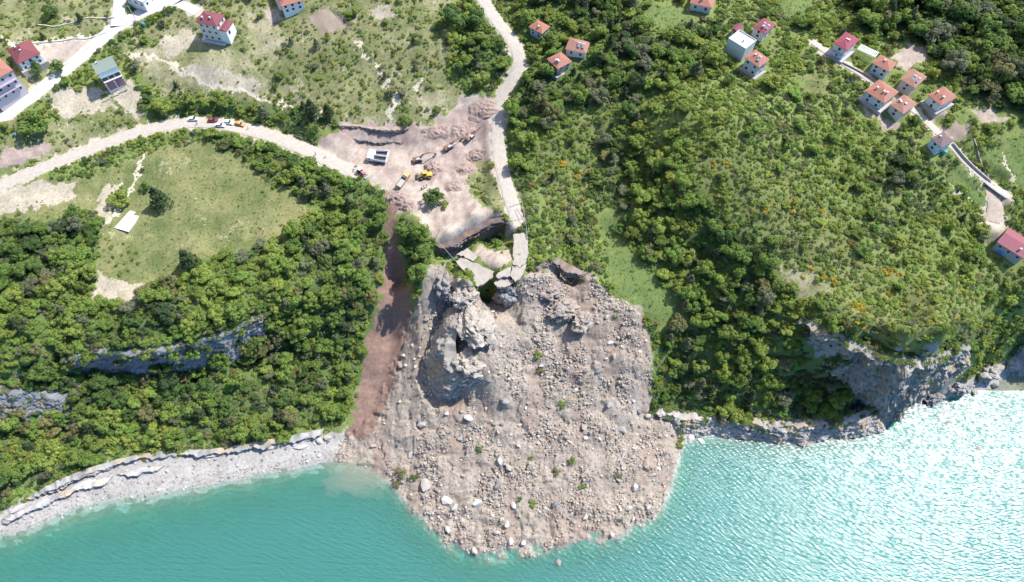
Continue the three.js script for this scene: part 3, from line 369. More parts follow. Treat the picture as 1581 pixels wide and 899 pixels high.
cliff('rock_crag', 'huge leaning rock face in deep shade on the upper slide', [[-13.4,-134.6,38.5],[-19.3,-126.5,37.5],[-22.6,-116.2,34.5],[-19.5,-106.5,29.5],[-11.1,-104.6,26.5]], [[-24.2,-135.2,30],[-31.4,-123.4,24.5],[-35.1,-111.2,17.5],[-30.1,-101.3,14.5],[-18.7,-101.5,16]], [0.33, 0.285, 0.235], 0.8, 0.9, 0.6);
function rockGeo(seed, n, flat = 0.75) {
  const r = mulberry(seed), pts = [];
  for (let i = 0; i < n; i++) { const u = r() * 2 - 1, a = r() * 6.2832, k = Math.sqrt(1 - u * u), m = 0.8 + 0.3 * r(); pts.push(V3(Math.cos(a) * k * m, u * flat * m, Math.sin(a) * k * (0.65 + 0.2 * r()) * m)); }
  const g = new ConvexGeometry(pts); g.computeVertexNormals(); return g;
}
const rockGeos = [1, 2, 3, 4, 5, 6, 7, 8].map((s) => rockGeo(s * 31, 16 + s, 0.5 + 0.06 * (s % 5)));
const rockTones = [[0.38, 0.33, 0.275], [0.46, 0.41, 0.35], [0.29, 0.265, 0.235], [0.55, 0.5, 0.43], [0.36, 0.27, 0.22], [0.19, 0.18, 0.175]].map(([r, g, b]) => mat(r, g, b, { roughness: 0.95 }));
const toneWord = ['grey-buff', 'pale', 'grey', 'whitish', 'reddish', 'dark grey'];
const rockSpots = [];
const ORD = (() => { const a = 'first second third fourth fifth sixth seventh eighth ninth tenth eleventh twelfth thirteenth fourteenth fifteenth sixteenth seventeenth eighteenth nineteenth'.split(' '), tens = ['twent', 'thirt', 'fort', 'fift', 'sixt']; return (i) => i < 19 ? a[i] : (i + 1) % 10 ? `${tens[Math.floor((i + 1) / 10) - 2]}y-${a[(i + 1) % 10 - 1]}` : `${tens[Math.floor((i + 1) / 10) - 2]}ieth`; })();
const alike = new Map();     // things with the same words, told apart in the end by their order across the photograph
function named(o, words, u) { if (!alike.has(words)) alike.set(words, []); alike.get(words).push([u + alike.get(words).length * 1e-4, o]); return o; }
function nameAlike() { for (const [words, l] of alike) { l.sort((a, b) => a[0] - b[0]); l.forEach(([, o], i) => { o.userData.label = l.length > 1 ? `${words}, ${ORD(i)} from left` : words; }); } }
function boulder(x, z, size, tone, label, group, flat = 1, sink = 0.3) {
  const y = Math.max(H(x, z), -0.8), o = mesh('boulder', rockGeos[Math.floor(rnd() * 8)], rockTones[tone]);
  o.scale.set(size / 2, size / 2 * flat * rr(0.75, 1.05), size / 2 * rr(0.8, 1)); o.position.set(x, y + size * 0.5 * (0.55 - sink) * flat, z); o.rotation.set(rr(-0.35, 0.35), rnd() * 6.28, rr(-0.35, 0.35));
  rockSpots.push([x, z, size / 2]);
  return tag(o, label, 'boulder', group);
}
// the large ones that stand out, each where it lies
for (const [p, s, t, label, flat] of [
  [[-25.2, -63.6], 4.8, 3, 'large whitish boulder near the turquoise water, twin of another'], [[-13.3, -62.2], 4.6, 3, 'large whitish square boulder on the lower slide'], [[-5.4, -68.2], 3.6, 5, 'dark grey upright boulder on the lower slide'],
  [[-22.1, -60.9], 3.6, 1, 'pale boulder just below the large whitish boulder'], [[-35.6, -91.6], 4.2, 0, 'grey-buff boulder in a dark cluster beside the pale scree'], [[-36.9, -93.4], 3, 5, 'dark boulder leaning in the cluster beside the pale scree'],
  [[-40.1, -81.2], 4, 1, 'flat pale boulder casting a shadow on the scree foot', 0.5], [[-17.3, -93.1], 4.4, 1, 'long pale slab boulder in the middle of the rubble', 0.5], [[-20.6, -86.2], 3.4, 2, 'grey upright boulder in the middle of the rubble'],
  [[-4.7, -77.4], 4, 1, 'pale boulder touching two others in the rubble'], [[-1.4, -75], 4, 0, 'grey-buff boulder with dark hollow at its side'], [[-2.9, -98.2], 4.2, 2, 'grey boulder high on the rubble below the outcrop'],
  [[-33.8, -68.9], 6, 0, 'broad flat buff slab by the bushes at the water', 0.35], [[0.6, -61.6], 3.4, 1, 'pale boulder beside the low bushes'], [[-14, -45.5], 3.6, 1, 'pale boulder at the waterline of the toe'], [[-0.6, -48.6], 3.6, 3, 'whitish boulder above the toe waterline'],
  [[42.8, -79.8], 5.4, 2, 'long grey tilted slab on the sunny side', 0.4], [[47.9, -68.7], 4.4, 1, 'rounded pale boulder close to the glittering water'], [[44.9, -60.8], 3.6, 1, 'pale boulder below the rounded one near the glittering water'],
  [[16.8, -61.9], 3.8, 5, 'dark grey boulder with pale top near the toe'], [[17.6, -41.6], 2.6, 4, 'reddish boulder standing alone in shallow water off the toe'], [[44, -90], 4.6, 2, 'grey block with a grassy back on the sunny side'],
  [[38.4, -97.7], 3.4, 2, 'grey round boulder under the forest edge'], [[28.7, -90.5], 4.4, 4, 'flat reddish slab beside a red earth streak', 0.4], [[55.6, -96.3], 4, 1, 'pale boulder at the corner of slide and cove'],
  [[73, -89.5], 4.4, 3, 'whitish flat boulder in the cove shallows', 0.5], [[77.3, -88.4], 4, 3, 'second whitish boulder in the cove shallows', 0.6], [[94.7, -91.1], 4.6, 1, 'pale boulder at the foot of the shaded cliff'],
  [[179.4, -99.5], 4, 1, 'pale boulder off the bright shore, one of a pair', 0.6], [[181.8, -96.9], 4.4, 0, 'buff boulder off the bright shore, lower of a pair', 0.6], [[189.4, -85.2], 3, 4, 'reddish boulder far out in the glittering water'],
  [[172.6, -103.7], 5, 5, 'long dark slab on the bright shore', 0.4], [[166.7, -102], 4.4, 5, 'dark slab under the strata buttress', 0.45], [[195.2, -110], 5.5, 2, 'grey ledge slab on the barn shore', 0.4], [[205.1, -112.2], 4, 5, 'dark boulder at the end of the barn shore'],
  [[-78.1, -87.6], 3.6, 1, 'pale boulder on the white beach beside the chute'], [[-74.8, -88.8], 3.2, 0, 'buff boulder on the white beach under the green bank'], [[-193.8, -56.9], 5.4, 2, 'smooth grey boulder on the beach at the photo edge', 0.6],
]) boulder(p[0], p[1], s, t, label, undefined, flat ?? 1);
const inOutline = (x, z, poly) => { let c = false; for (let i = 0, j = poly.length - 1; i < poly.length; j = i++) { const [ax, az] = poly[i], [bx, bz] = poly[j]; if ((az > z) !== (bz > z) && x < ((bx - ax) * (z - az)) / (bz - az) + ax) c = !c; } return c; };
const minX = Math.min(...sx), maxX = Math.max(...sx), minZ = Math.min(...sz), maxZ = Math.max(...sz);
{
  const r = mulberry(404); let made = 0, tries = 0;
  while (made < 262 && tries++ < 9000) {
    const x = rr(minX, maxX, r), z = rr(minZ, maxZ, r);
    if (slideMask(x, z) < 0.75 || coverAt(x, z) !== SLIDE || z < -132) continue;
    if (n2(x * 0.06, z * 0.06) + (z > -95 ? 0.25 : -0.15) < rr(-0.6, 0.5, r)) continue;
    const size = 1.25 + 1.9 * Math.pow(r(), 2.4); if (rockSpots.some(([a, b, q]) => Math.hypot(a - x, b - z) < q + size * 0.5)) continue;
    const y = H(x, z); if (y < 0.2) continue;
    const t = [0, 0, 1, 1, 2, 3, 4, 5][Math.floor(r() * 8)], [u, v] = place(x, y, z), where = (z < -115 ? 'high on the slide' : z < -98 ? 'on the upper rubble' : z < -82 ? 'amid the mid-slide rubble' : z < -66 ? 'on the lower rubble' : 'on the slide toe') + (u < 47 ? ', chute side' : u > 57 ? ', cove side' : ', centre');
    named(boulder(x, z, size, t, '', 'boulders strewn over the slide'), `${size > 2.2 ? 'big' : size > 1.6 ? 'mid-sized' : 'small'} ${toneWord[t]} boulder ${where}`, u); made++;
  }
}
// outcrops: big broken masses in the upper slide
function outcrop(x, z, rx, ry, rz, turn, seed, label, tint = [0.38, 0.34, 0.3], lift = 0) {
  const g = new THREE.IcosahedronGeometry(1, 14), p = g.attributes.position, col = [];
  for (let i = 0; i < p.count; i++) {
    const v = V3().fromBufferAttribute(p, i), k = 1 + 0.22 * n3(v.x * 1.3 + seed, v.y * 1.3, v.z * 1.3) + 0.2 * (cells((v.x + v.y * 0.6) * 10 + seed * 9, (v.z - v.y * 0.8) * 10, 3.2, seed) - 0.5) + 0.06 * (cells((v.x - v.y) * 10, (v.z + v.y * 0.5) * 10 + seed, 1.3, seed + 2) - 0.5) + 0.03 * n3(v.x * 6, v.y * 6 + seed, v.z * 6);
    const bed = Math.round(v.y * ry * 1.1) * 0.5, q = 1 + 0.05 * n2(bed * 9, seed);
    v.multiplyScalar(k * q); v.set(v.x * rx, v.y * ry, v.z * rz); p.setXYZ(i, v.x, v.y, v.z);
    const s = 0.85 + 0.2 * n3(v.x * 0.4, v.y * 0.9, v.z * 0.4 + seed) + 0.15 * rnd(); col.push(tint[0] * s, tint[1] * s, tint[2] * s);
  }
  g.setAttribute('color', new THREE.Float32BufferAttribute(col, 3)); g.computeVertexNormals();
  const o = tag(mesh('rock_outcrop', g, rockMat), label, 'rock'); o.position.set(x, H(x, z) + lift, z); o.rotation.y = turn; return o;
}
outcrop(-13.9, -122.1, 7, 4.5, 9, 0.5, 3, 'broken bright crown of the huge leaning rock face', [0.4, 0.335, 0.265]);
outcrop(-16.4, -110.1, 6, 4, 6, 0.2, 5, 'rounded rock shoulder over the deep shaded face', [0.38, 0.32, 0.25]);
outcrop(-18.3, -133.3, 5, 4, 5, 1.0, 8, 'pale broken rock knob under the tilted road slab', [0.4, 0.335, 0.265]);
outcrop(-27.1, -140.8, 4, 4, 6, 0.4, 9, 'dark ledge of rock by the wooded block', [0.28, 0.25, 0.23]);
outcrop(-2, -137.7, 4.6, 7, 4.4, 0, 11, 'dark rock stump carrying the white road fragment', [0.25, 0.23, 0.21]);
outcrop(21, -131.1, 6, 3.6, 4.4, 0.3, 14, 'layered grey outcrop below the brown scarp hollow', [0.35, 0.29, 0.23]);
outcrop(27.7, -126.2, 5, 3.6, 3.6, 0.9, 17, 'jagged rock overhang with a dark shadow on the sunny side', [0.36, 0.295, 0.235]);
outcrop(15.4, -137.7, 4.5, 2.4, 3.6, 0.7, 19, 'low reddish rock knob between the road end and scarp hollow', [0.32, 0.25, 0.21]);
outcrop(187.9, -110.4, 5, 3, 3.5, 0.3, 23, 'grey rock mass on the shore below the headland cliff', [0.33, 0.3, 0.27]);
outcrop(202.3, -117.4, 6, 3, 4, 0.6, 25, 'buff rock mass behind the barn shore', [0.38, 0.34, 0.29]);
outcrop(214.1, -122.6, 6, 2.6, 4, 0.5, 27, 'pale low rock mass at the end of the barn shore', [0.4, 0.36, 0.31]);
outcrop(177.6, -107.2, 5, 2.4, 3, 0.4, 29, 'dark low rock mass at the headland foot', [0.26, 0.24, 0.22]);
// stones too many to count
function scatter(name, geo, material, list, label) {
  const im = new THREE.InstancedMesh(geo, material, list.length), m = new THREE.Matrix4(), q = new THREE.Quaternion(), e = new THREE.Euler();
  list.forEach((s, i) => { m.compose(V3(s.x, s.y, s.z), q.setFromEuler(e.set(s.a ?? 0, s.b ?? 0, s.c ?? 0)), V3(s.sx, s.sy ?? s.sx, s.sz ?? s.sx)); im.setMatrixAt(i, m); if (s.col) im.setColorAt(i, new THREE.Color().setRGB(...s.col)); });
  im.name = numbered(name); im.userData.kind = 'stuff'; im.castShadow = im.receiveShadow = true; if (label) im.userData.label = label; scene.add(im); return im;
}
const white = mat(1, 1, 1, { roughness: 0.95 });
{
  const SCREE = [[-41.2,-133.8],[-32,-134.9],[-34.1,-123.7],[-37.2,-109.9],[-35.9,-98],[-38.8,-84],[-58.7,-79.8],[-64.5,-87],[-53.2,-102.5]];
  const r = mulberry(77), lists = [[], [], []];
  const add = (x, z, s, tint) => { const y = H(x, z); if (y < -0.5) return; const v = rr(0.75, 1.2, r); lists[Math.floor(r() * 3)].push({ x, z, y: y + s * 0.1, sx: s * 0.5, sy: s * 0.5 * rr(0.6, 1.1, r), sz: s * 0.5 * rr(0.7, 1, r), a: rr(-0.6, 0.6, r), b: r() * 6.28, c: rr(-0.6, 0.6, r), col: tint.map((t) => t * v) }); };
  for (let i = 0; i < 52000; i++) {
    const x = rr(minX, maxX, r), z = rr(minZ, maxZ, r), m = slideMask(x, z); if (m < rr(0.2, 0.6, r) || coverAt(x, z) !== SLIDE) continue;
    const t = r(), big = sstep(-0.5, 0.6, n2(x * 0.05 + 3, z * 0.05)); if (n2(x * 0.06 + 9, z * 0.014 + 2) + 0.35 * n2b(x * 0.2, z * 0.12) > rr(0.35, 0.9, r)) continue;
    if (inOutline(x, z, SCREE)) { add(x, z, 0.18 + 0.5 * Math.pow(r(), 2.5), [0.35, 0.31, 0.26]); continue; }
    add(x, z, 0.25 + (0.6 + 1.3 * big) * Math.pow(r(), 2.8), t < 0.55 ? [0.35, 0.29, 0.225] : t < 0.75 ? [0.45, 0.385, 0.31] : t < 0.92 ? [0.25, 0.21, 0.17] : [0.35, 0.255, 0.205]);
  }
  for (let i = 0; i < 30000; i++) { const x = rr(-215, 225, r), z = rr(-130, -20, r), id = coverAt(x, z); if (id === BEACH) add(x, z, 0.3 + 1.8 * Math.pow(r(), 5), r() < 0.55 ? [0.48, 0.435, 0.385] : [0.29, 0.265, 0.24]); else if (id === CHUTE && r() < 0.15) add(x, z, 0.2 + 0.5 * r() * r(), [0.4, 0.31, 0.26]); }
  for (let i = 0; i < 26000; i++) { const x = rr(-215, -20, r), z = rr(-90, -28, r), y = H(x, z); if (y > -0.35 && y < 0.7 && slideMask(x, z) < 0.3) add(x, z, 0.25 + 0.6 * r() * r(), r() < 0.6 ? [0.24, 0.22, 0.205] : [0.36, 0.335, 0.31]); }
  for (let i = 0; i < 3000; i++) { const x = rr(-75, 0, r), z = rr(-215, -150, r), id = coverAt(x, z); if ((id === SOIL || id === BARE || id === ROCK) && nearRoad(x, z)[0] > 1 && r() < (id === BARE ? 0.12 : 0.4)) add(x, z, 0.2 + 0.6 * r() * r(), [0.4, 0.33, 0.27]); }
  lists.forEach((l, i) => scatter('loose_stones', rockGeo(900 + i, 11, 0.75), white, l, 'loose stones of the slide and beaches'));
}
// ledges of pale flat rock along the beach
for (const [p, w, d, t, label] of [
  [[-147.8, -75.2], 9, 4, 0.35, 'flat pale rock ledge on the white beach, cracked along its edge'], [[-168.2, -70.2], 10, 4, 0.45, 'long tilted pale ledge where the beach narrows'], [[-179.3, -64.7], 8, 3.4, 0.5, 'stepped grey ledge near the beach end'],
  [[-119.4, -81.8], 8, 3, 0.2, 'low pale ledge under the overhanging green bank'], [[-96.7, -85], 8, 3, 0.25, 'pale ledge on the beach below the leafy bank'], [[-190.1, -60.9], 8, 3.4, 0.5, 'lowest grey ledge by the smooth beach boulder'], [[-85.1, -85.1], 7, 3, 0.3, 'short white ledge beside the two beach boulders'],
]) { const o = tag(mesh('rock_ledge', rockGeos[Math.floor(rnd() * 8)], rockTones[1]), label, 'rock'); o.scale.set(w / 2, 0.8, d / 2); o.position.set(p[0], H(p[0], p[1]) + 0.25, p[1]); o.rotation.set(0.08, t, -0.05); }

// ---------------------------------------------------------------- houses
const tileTex = (() => {
  const N = 256, d = new Uint8Array(N * N * 4), r = mulberry(31);
  for (let j = 0; j < N; j++) for (let i = 0; i < N; i++) { const v = 214 + 18 * n2(i * 0.03, j * 0.03) + 22 * (r() - 0.5) + (j % 16 < 3 ? -22 : 0) + (i % 12 < 2 ? -12 : 0); d.set([v, v, v, 255].map((q) => clamp(q, 0, 255)), (j * N + i) * 4); }
  const t = new THREE.DataTexture(d, N, N); t.wrapS = t.wrapT = THREE.RepeatWrapping; t.magFilter = THREE.LinearFilter; t.colorSpace = THREE.SRGBColorSpace; t.needsUpdate = true; return t;
})();
const roofMats = new Map();
const roofMat = (c) => { const k = c.join(); if (!roofMats.has(k)) { const m = new THREE.MeshStandardMaterial({ map: tileTex, roughness: 0.8 }); m.color.setRGB(...c); roofMats.set(k, m); } return roofMats.get(k); };
const glass = mat(0.03, 0.04, 0.05, { roughness: 0.12 }), frameWhite = mat(0.75, 0.75, 0.74), chimneyMat = mat(0.5, 0.44, 0.4), winFrame = box(1.25, 1.35, 0.12), winPane = box(1.05, 1.15, 0.06), doorGeo = box(1, 2.05, 0.12), metalMat = mat(0.6, 0.62, 0.64, { roughness: 0.35, metalness: 0.6 });
function roofGeo(w, d, rise, kind) {
  const a = w / 2, b = d / 2, t = 0.16, tri = [], P = (x, y, z) => [x, y, z];
  const quad = (p, q, r, s) => tri.push(p, q, r, p, r, s);
  const c = [P(-a, 0, b), P(a, 0, b), P(a, 0, -b), P(-a, 0, -b)], lo = c.map(([x, , z]) => P(x, -t, z));
  const along = w >= d, k = kind === 'hip' ? Math.min(a, b) * 0.98 : 0;
  const r0 = along ? P(-a + k, rise, 0) : P(0, rise, b - k), r1 = along ? P(a - k, rise, 0) : P(0, rise, -b + k);
  if (along) { quad(c[0], c[1], r1, r0); quad(c[2], c[3], r0, r1); tri.push(c[1], c[2], r1, c[3], c[0], r0); }
  else { quad(c[1], c[2], r1, r0); quad(c[3], c[0], r0, r1); tri.push(c[0], c[1], r0, c[2], c[3], r1); }
  for (let i = 0; i < 4; i++) { const j = (i + 1) % 4; quad(lo[i], lo[j], c[j], c[i]); }
  quad(lo[3], lo[2], lo[1], lo[0]);
  const g = new THREE.BufferGeometry(); g.setAttribute('position', new THREE.Float32BufferAttribute(tri.flat(), 3));
  const uv = []; for (const p of tri) uv.push(p[0] / 4 + p[1] * 0.01, (p[2] + p[1]) / 4); g.setAttribute('uv', new THREE.Float32BufferAttribute(uv, 2)); g.computeVertexNormals(); return g;
}
const FOOT = [];
const OR = [0.52, 0.215, 0.14], OR2 = [0.5, 0.24, 0.165], RED = [0.37, 0.09, 0.09], RED2 = [0.3, 0.08, 0.085], WH = [0.72, 0.71, 0.69], CR = [0.66, 0.6, 0.52], BL = [0.5, 0.6, 0.68], GY = [0.42, 0.41, 0.41];
function house(label, corners, eave, o = {}) {
  const [L, B, R] = corners, w = Math.hypot(B[0] - L[0], B[1] - L[1]), d = Math.hypot(R[0] - B[0], R[1] - B[1]), cx = (L[0] + R[0]) / 2, cz = (L[1] + R[1]) / 2;
  const a1 = Math.atan2(-(B[1] - L[1]), B[0] - L[0]), a2 = Math.atan2(-(R[1] - B[1]), R[0] - B[0]) - Math.PI / 2, turn = Math.atan2(Math.sin(a1) + Math.sin(a2), Math.cos(a1) + Math.cos(a2));
  const hc = base(cx, cz), g0 = Math.min(...[[L[0], L[1]], [B[0], B[1]], [R[0], R[1]], [cx * 2 - B[0], cz * 2 - B[1]]].map(([x, z]) => base(x, z))) - 0.6, drop = hc - g0;
  const t = thing('house', label, o.cat ?? 'house', cx, hc, cz, turn, o.group); FOOT.push([cx, cz, turn, w / 2 + 1, d / 2 + 1]);
  const ov = o.roof === 'flat' ? 0.1 : 0.5, ww = w - 2 * ov, dd = d - 2 * ov, wallM = mat(...(o.wall ?? WH).map((c, i) => Math.round(c * [1.04, 0.99, 0.87][i] * 1000) / 1000)), rise = o.rise ?? Math.min(w, d) * 0.24;
  mesh('wall', box(ww, eave + drop, dd, 0, (eave - drop) / 2, 0), wallM, t);
  const roof = o.roof === 'flat' ? mesh('roof', merge(box(w, 0.3, d, 0, eave + 0.15, 0), box(w, 0.5, 0.2, 0, eave + 0.5, d / 2 - 0.1), box(w, 0.5, 0.2, 0, eave + 0.5, -d / 2 + 0.1), box(0.2, 0.5, d - 0.4, w / 2 - 0.1, eave + 0.5, 0), box(0.2, 0.5, d - 0.4, -w / 2 + 0.1, eave + 0.5, 0)), roofMat(o.tile ?? [0.9, 0.9, 0.88]), t)
    : mesh('roof', roofGeo(w, d, rise, o.roof ?? 'hip').translate(0, eave + 0.16, 0), roofMat(o.tile ?? OR), t);
  if (o.roof === 'gable') { const along = w >= d, gl = along ? dd : ww, s = new THREE.Shape([new THREE.Vector2(-gl / 2, 0), new THREE.Vector2(gl / 2, 0), new THREE.Vector2(0, rise * gl / Math.min(w, d))]), g = new THREE.ExtrudeGeometry(s, { depth: (along ? ww : dd) - 0.02, bevelEnabled: false }).translate(0, eave, -((along ? ww : dd) - 0.02) / 2); if (along) g.rotateY(Math.PI / 2); mesh('gable', g, wallM, t); }
  const r = mulberry(Math.round(cx * 13 + cz * 7));
  const nChim = o.chim ?? 2;
  for (let i = 0; i < nChim; i++) { const x = rr(-0.28, 0.28, r) * w, z = rr(0.05, 0.3, r) * d, top = o.roof === 'flat' ? 1.3 : rise * 0.75 + 0.7, c = mesh('chimney', box(0.55, top, 0.55, x, eave + top / 2, z), chimneyMat, roof); c.userData.label = 'pale chimney'; mesh('chimney_cap', box(0.72, 0.1, 0.72, x, eave + top + 0.05, z), mat(0.6, 0.57, 0.54), roof); }
  if (o.solar) for (let i = 0; i < o.solar; i++) { const x = (i - (o.solar - 1) / 2) * 1.9 + w * 0.18, z = d * 0.22; mesh('solar_panel', box(1.1, 0.08, 1.3).rotateX(0.5).translate(x, eave + rise * 0.75 + 0.3, z), mat(0.25, 0.28, 0.33, { roughness: 0.12 }), roof); mesh('water_tank', new THREE.CylinderGeometry(0.24, 0.24, 1.1, 10).rotateZ(Math.PI / 2).translate(x, eave + rise * 0.9 + 0.75, z - 1), frameWhite, roof); }
  const floors = o.floors ?? Math.max(1, Math.round(eave / 3)), fh = eave / floors;
  for (const [len, off, ang] of [[ww, dd / 2, 0], [dd, ww / 2, Math.PI / 2], [ww, dd / 2, Math.PI], [dd, ww / 2, -Math.PI / 2]]) {
    const n = Math.max(1, Math.floor(len / 3));
    for (let f = 0; f < floors; f++) for (let i = 0; i < n; i++) {
      if (o.bare && (ang === 0 || ang === Math.PI / 2) && f < floors) continue;
      const u = (i - (n - 1) / 2) * (len / n) + rr(-0.2, 0.2, r), door = f === 0 && i === 0 && ang === Math.PI, win = mesh(door ? 'door' : 'window', door ? doorGeo : winFrame, door ? mat(0.2, 0.12, 0.08) : frameWhite, t);
      win.position.set(u * Math.cos(ang) + off * Math.sin(ang), door ? 1.05 : f * fh + fh * 0.55, -u * Math.sin(ang) + off * Math.cos(ang)); win.rotation.y = ang;
      if (!door) { const p = mesh('pane', winPane, glass, win); p.position.z = 0.045; }
    }
    if (o.balcony && ang === (o.side ? Math.PI / 2 : 0)) for (let f = 1; f < floors; f++) { const b = mesh('balcony', box(len * 0.9, 0.18, 1.3, 0, f * fh - 0.1, off + 0.65).rotateY(ang), mat(...(o.balcony === true ? WH : o.balcony)), t); mesh('railing', merge(box(len * 0.9, 0.06, 0.06, 0, f * fh + 0.95, off + 1.26), ...Array.from({ length: Math.ceil(len * 0.9) + 1 }, (_, k) => box(0.05, 0.95, 0.05, -len * 0.45 + (k / Math.ceil(len * 0.9)) * (len * 0.9 - 0.05) + 0.025, f * fh + 0.45, off + 1.26))).rotateY(ang), metalMat, b); }
  }
  if (o.extra) o.extra(t, { w, d, ww, dd, eave, drop, rise, wallM });
  return t;
}
const plinth = (t, k, c = [0.36, 0.33, 0.3]) => mesh('terrace', box(k.w + 1.2, 0.3 + k.drop, k.d + 1.2, 0, 0.05 - k.drop / 2, 0), mat(...c), t);
house('orange-roofed apartment house with purple-grey balconies cut by the photo edge', [[-228.2,-223.7],[-219.3,-215.4],[-210,-226]], 10.5, { wall: [0.5, 0.45, 0.5], balcony: [0.42, 0.34, 0.4], side: true, floors: 3 });
house('two-storey house with dark red hipped roof beside the white village road', [[-220,-241.8],[-212.2,-232.6],[-204.7,-239.4]], 4.23, { tile: RED2, chim: 2, floors: 2, extra: plinth });
house('green-roofed house with white upper band and open purple ground floor', [[-182.1,-234.6],[-177.3,-227.9],[-169.9,-233]], 9.5, { roof: 'gable', rise: 1.1, tile: [0.3, 0.36, 0.28], floors: 3, chim: 1, bare: true, extra: (t, k) => {
  const R = (g) => g.rotateY(Math.PI / 2), W = k.dd, D = k.ww / 2;
  mesh('parapet_band', R(box(W + 0.3, 2.4, 0.3, 0, k.eave - 1.25, D + 0.16)), mat(0.88, 0.88, 0.86), t);
  for (let i = 0; i < 3; i++) mesh('glazing', R(box(W / 3 - 0.4, 1.6, 0.12, (i - 1) * W / 3, k.eave - 3.5, D + 0.07)), glass, t);
  for (let i = 0; i < 3; i++) mesh('pillar', R(box(0.35, 5, 0.35, (i - 1) * (W / 2 - 0.3), k.eave - 7, D + 2.2)), mat(0.6, 0.55, 0.56), t);
  mesh('veranda_wall', R(box(W - 0.2, 4.6, 0.2, 0, k.eave - 7.2, D + 0.12)), mat(0.3, 0.17, 0.18), t);
  mesh('veranda_slab', R(box(W, 0.25, 0.9, 0, k.eave - 4.6, D + 0.45)), mat(0.6, 0.56, 0.56), t);
} });
house('large white house with maroon roof and lower side wing on the dry hill', [[-137,-250.2],[-127.2,-247.7],[-125.2,-255.3]], 8.8, { tile: RED2, wall: [0.66, 0.62, 0.58], floors: 3, chim: 2, extra: (t, k) => {
  const a = mesh('wing', box(3.6, 7, k.dd * 0.96, k.ww / 2 + 1.8, 2.8, 0), mat(0.78, 0.75, 0.7), t);
  mesh('wing_roof', roofGeo(4, k.dd, 0.5, 'gable').translate(k.ww / 2 + 1.9, 6.4, 0), roofMat(RED2), a);
  mesh('window', box(0.12, 1.6, 1.4, k.ww / 2 + 3.62, 4.5, k.dd * 0.2), glass, a);
  plinth(t, k, [0.55, 0.5, 0.45]);
} });
house('white house with orange roof at the top edge above the brown plot', [[-107.9,-272.3],[-100.5,-258.8],[-91.1,-262.6]], 3.98, { wall: [0.74, 0.74, 0.78], floors: 2, balcony: true });
house('white-roofed building at the top edge by the forked white road', [[-174.8,-271],[-165.1,-266.6],[-160.4,-275.6]], 2.89, { roof: 'flat', floors: 1, chim: 0 });
house('small house with orange hipped roof highest of the three by the bend', [[6.8,-247.6],[12.9,-243.5],[16.9,-248]], 3.06, { wall: [0.35, 0.4, 0.4], floors: 2, chim: 1 });
house('low house with pale orange roof and solar tanks, above its neighbour', [[22.5,-234.1],[31.1,-230.9],[33.2,-238.1]], 3.06, { tile: OR2, floors: 1, solar: 2, chim: 0 });
house('two-storey house with orange roof nearest the road bend', [[14.1,-230.3],[19.1,-224.5],[25.7,-228.4]], 4.06, { wall: [0.5, 0.48, 0.52], floors: 2, chim: 3, extra: plinth });
house('orange-roofed house at the top edge amid green gardens', [[75,-252.6],[84.3,-250.1],[88.4,-258.9]], 3.06, { floors: 1 });
house('tall block with flat white roof and blank grey-green walls', [[87.9,-230],[94.1,-223.9],[99.6,-228.8]], 5.91, { roof: 'flat', wall: [0.55, 0.6, 0.58], floors: 2, chim: 1, bare: true });
house('three-storey white house with orange roof beside the flat white roof', [[93,-220.7],[98.4,-215.4],[104.1,-219.4]], 5.58, { wall: [0.62, 0.6, 0.62], floors: 2, solar: 1, chim: 2, extra: plinth });
house('house with deep red roof and white tanks behind the tall block', [[99.6,-238.3],[104,-233.9],[109.8,-239.5]], 3.73, { tile: RED, floors: 2, solar: 2, chim: 1, wall: [0.66, 0.64, 0.68] });
house('small shed with red roof behind the flat white roof', [[90.9,-239.3],[93.6,-237.7],[97.6,-240.5]], 2.38, { tile: RED2, roof: 'gable', floors: 1, chim: 0, cat: 'shed' });
house('villa with crimson pyramid roof and striped balconies at the lane top', [[128.8,-225.7],[133.5,-221.4],[140.7,-227.5]], 5.24, { tile: [0.42, 0.085, 0.11], floors: 2, balcony: [0.5, 0.47, 0.45], chim: 2, extra: (t, k) => plinth(t, k, [0.4, 0.39, 0.4]) });
house('pale blue house with orange roof below the slatted pergola', [[143.7,-216.7],[149.1,-211.6],[153.6,-216.7]], 3.73, { wall: BL, floors: 2, chim: 1 });
house('grey-walled house with orange roof and white solar panels', [[152.9,-208.7],[157.4,-204.1],[164.3,-210.2]], 3.73, { tile: OR2, wall: [0.5, 0.48, 0.47], floors: 2, solar: 2, chim: 1 });
house('broad orange-roofed house at the lane, widest of the village row', [[139,-204],[144.5,-196.7],[151.5,-203.6]], 4.06, { wall: [0.55, 0.57, 0.6], floors: 2, chim: 3, extra: (t, k) => plinth(t, k, [0.42, 0.37, 0.34]) });
house('orange-roofed house with brown shaded wall next to a pale yard', [[148,-198.3],[151.5,-192.9],[158.3,-199]], 3.56, { tile: OR2, wall: [0.62, 0.57, 0.52], floors: 2, chim: 3 });
house('white house with bright orange roof standing east of the lane', [[162.6,-201.9],[166.1,-196],[174,-200.8]], 3.81, { wall: [0.66, 0.66, 0.68], floors: 2, chim: 2, extra: plinth });
house('sky blue house with brown roof by the lane wall', [[162.1,-184.8],[164.2,-179.6],[170.2,-183.5]], 3.9, { tile: [0.26, 0.17, 0.16], wall: [0.5, 0.68, 0.76], floors: 2, chim: 1 });
house('long barn with rose red sheet roof above the headland', [[183.9,-147.8],[192.1,-140.7],[199.5,-146.9]], 2.89, { tile: [0.42, 0.13, 0.15], roof: 'gable', rise: 1.4, wall: [0.34, 0.37, 0.42], floors: 1, chim: 1, cat: 'barn' });
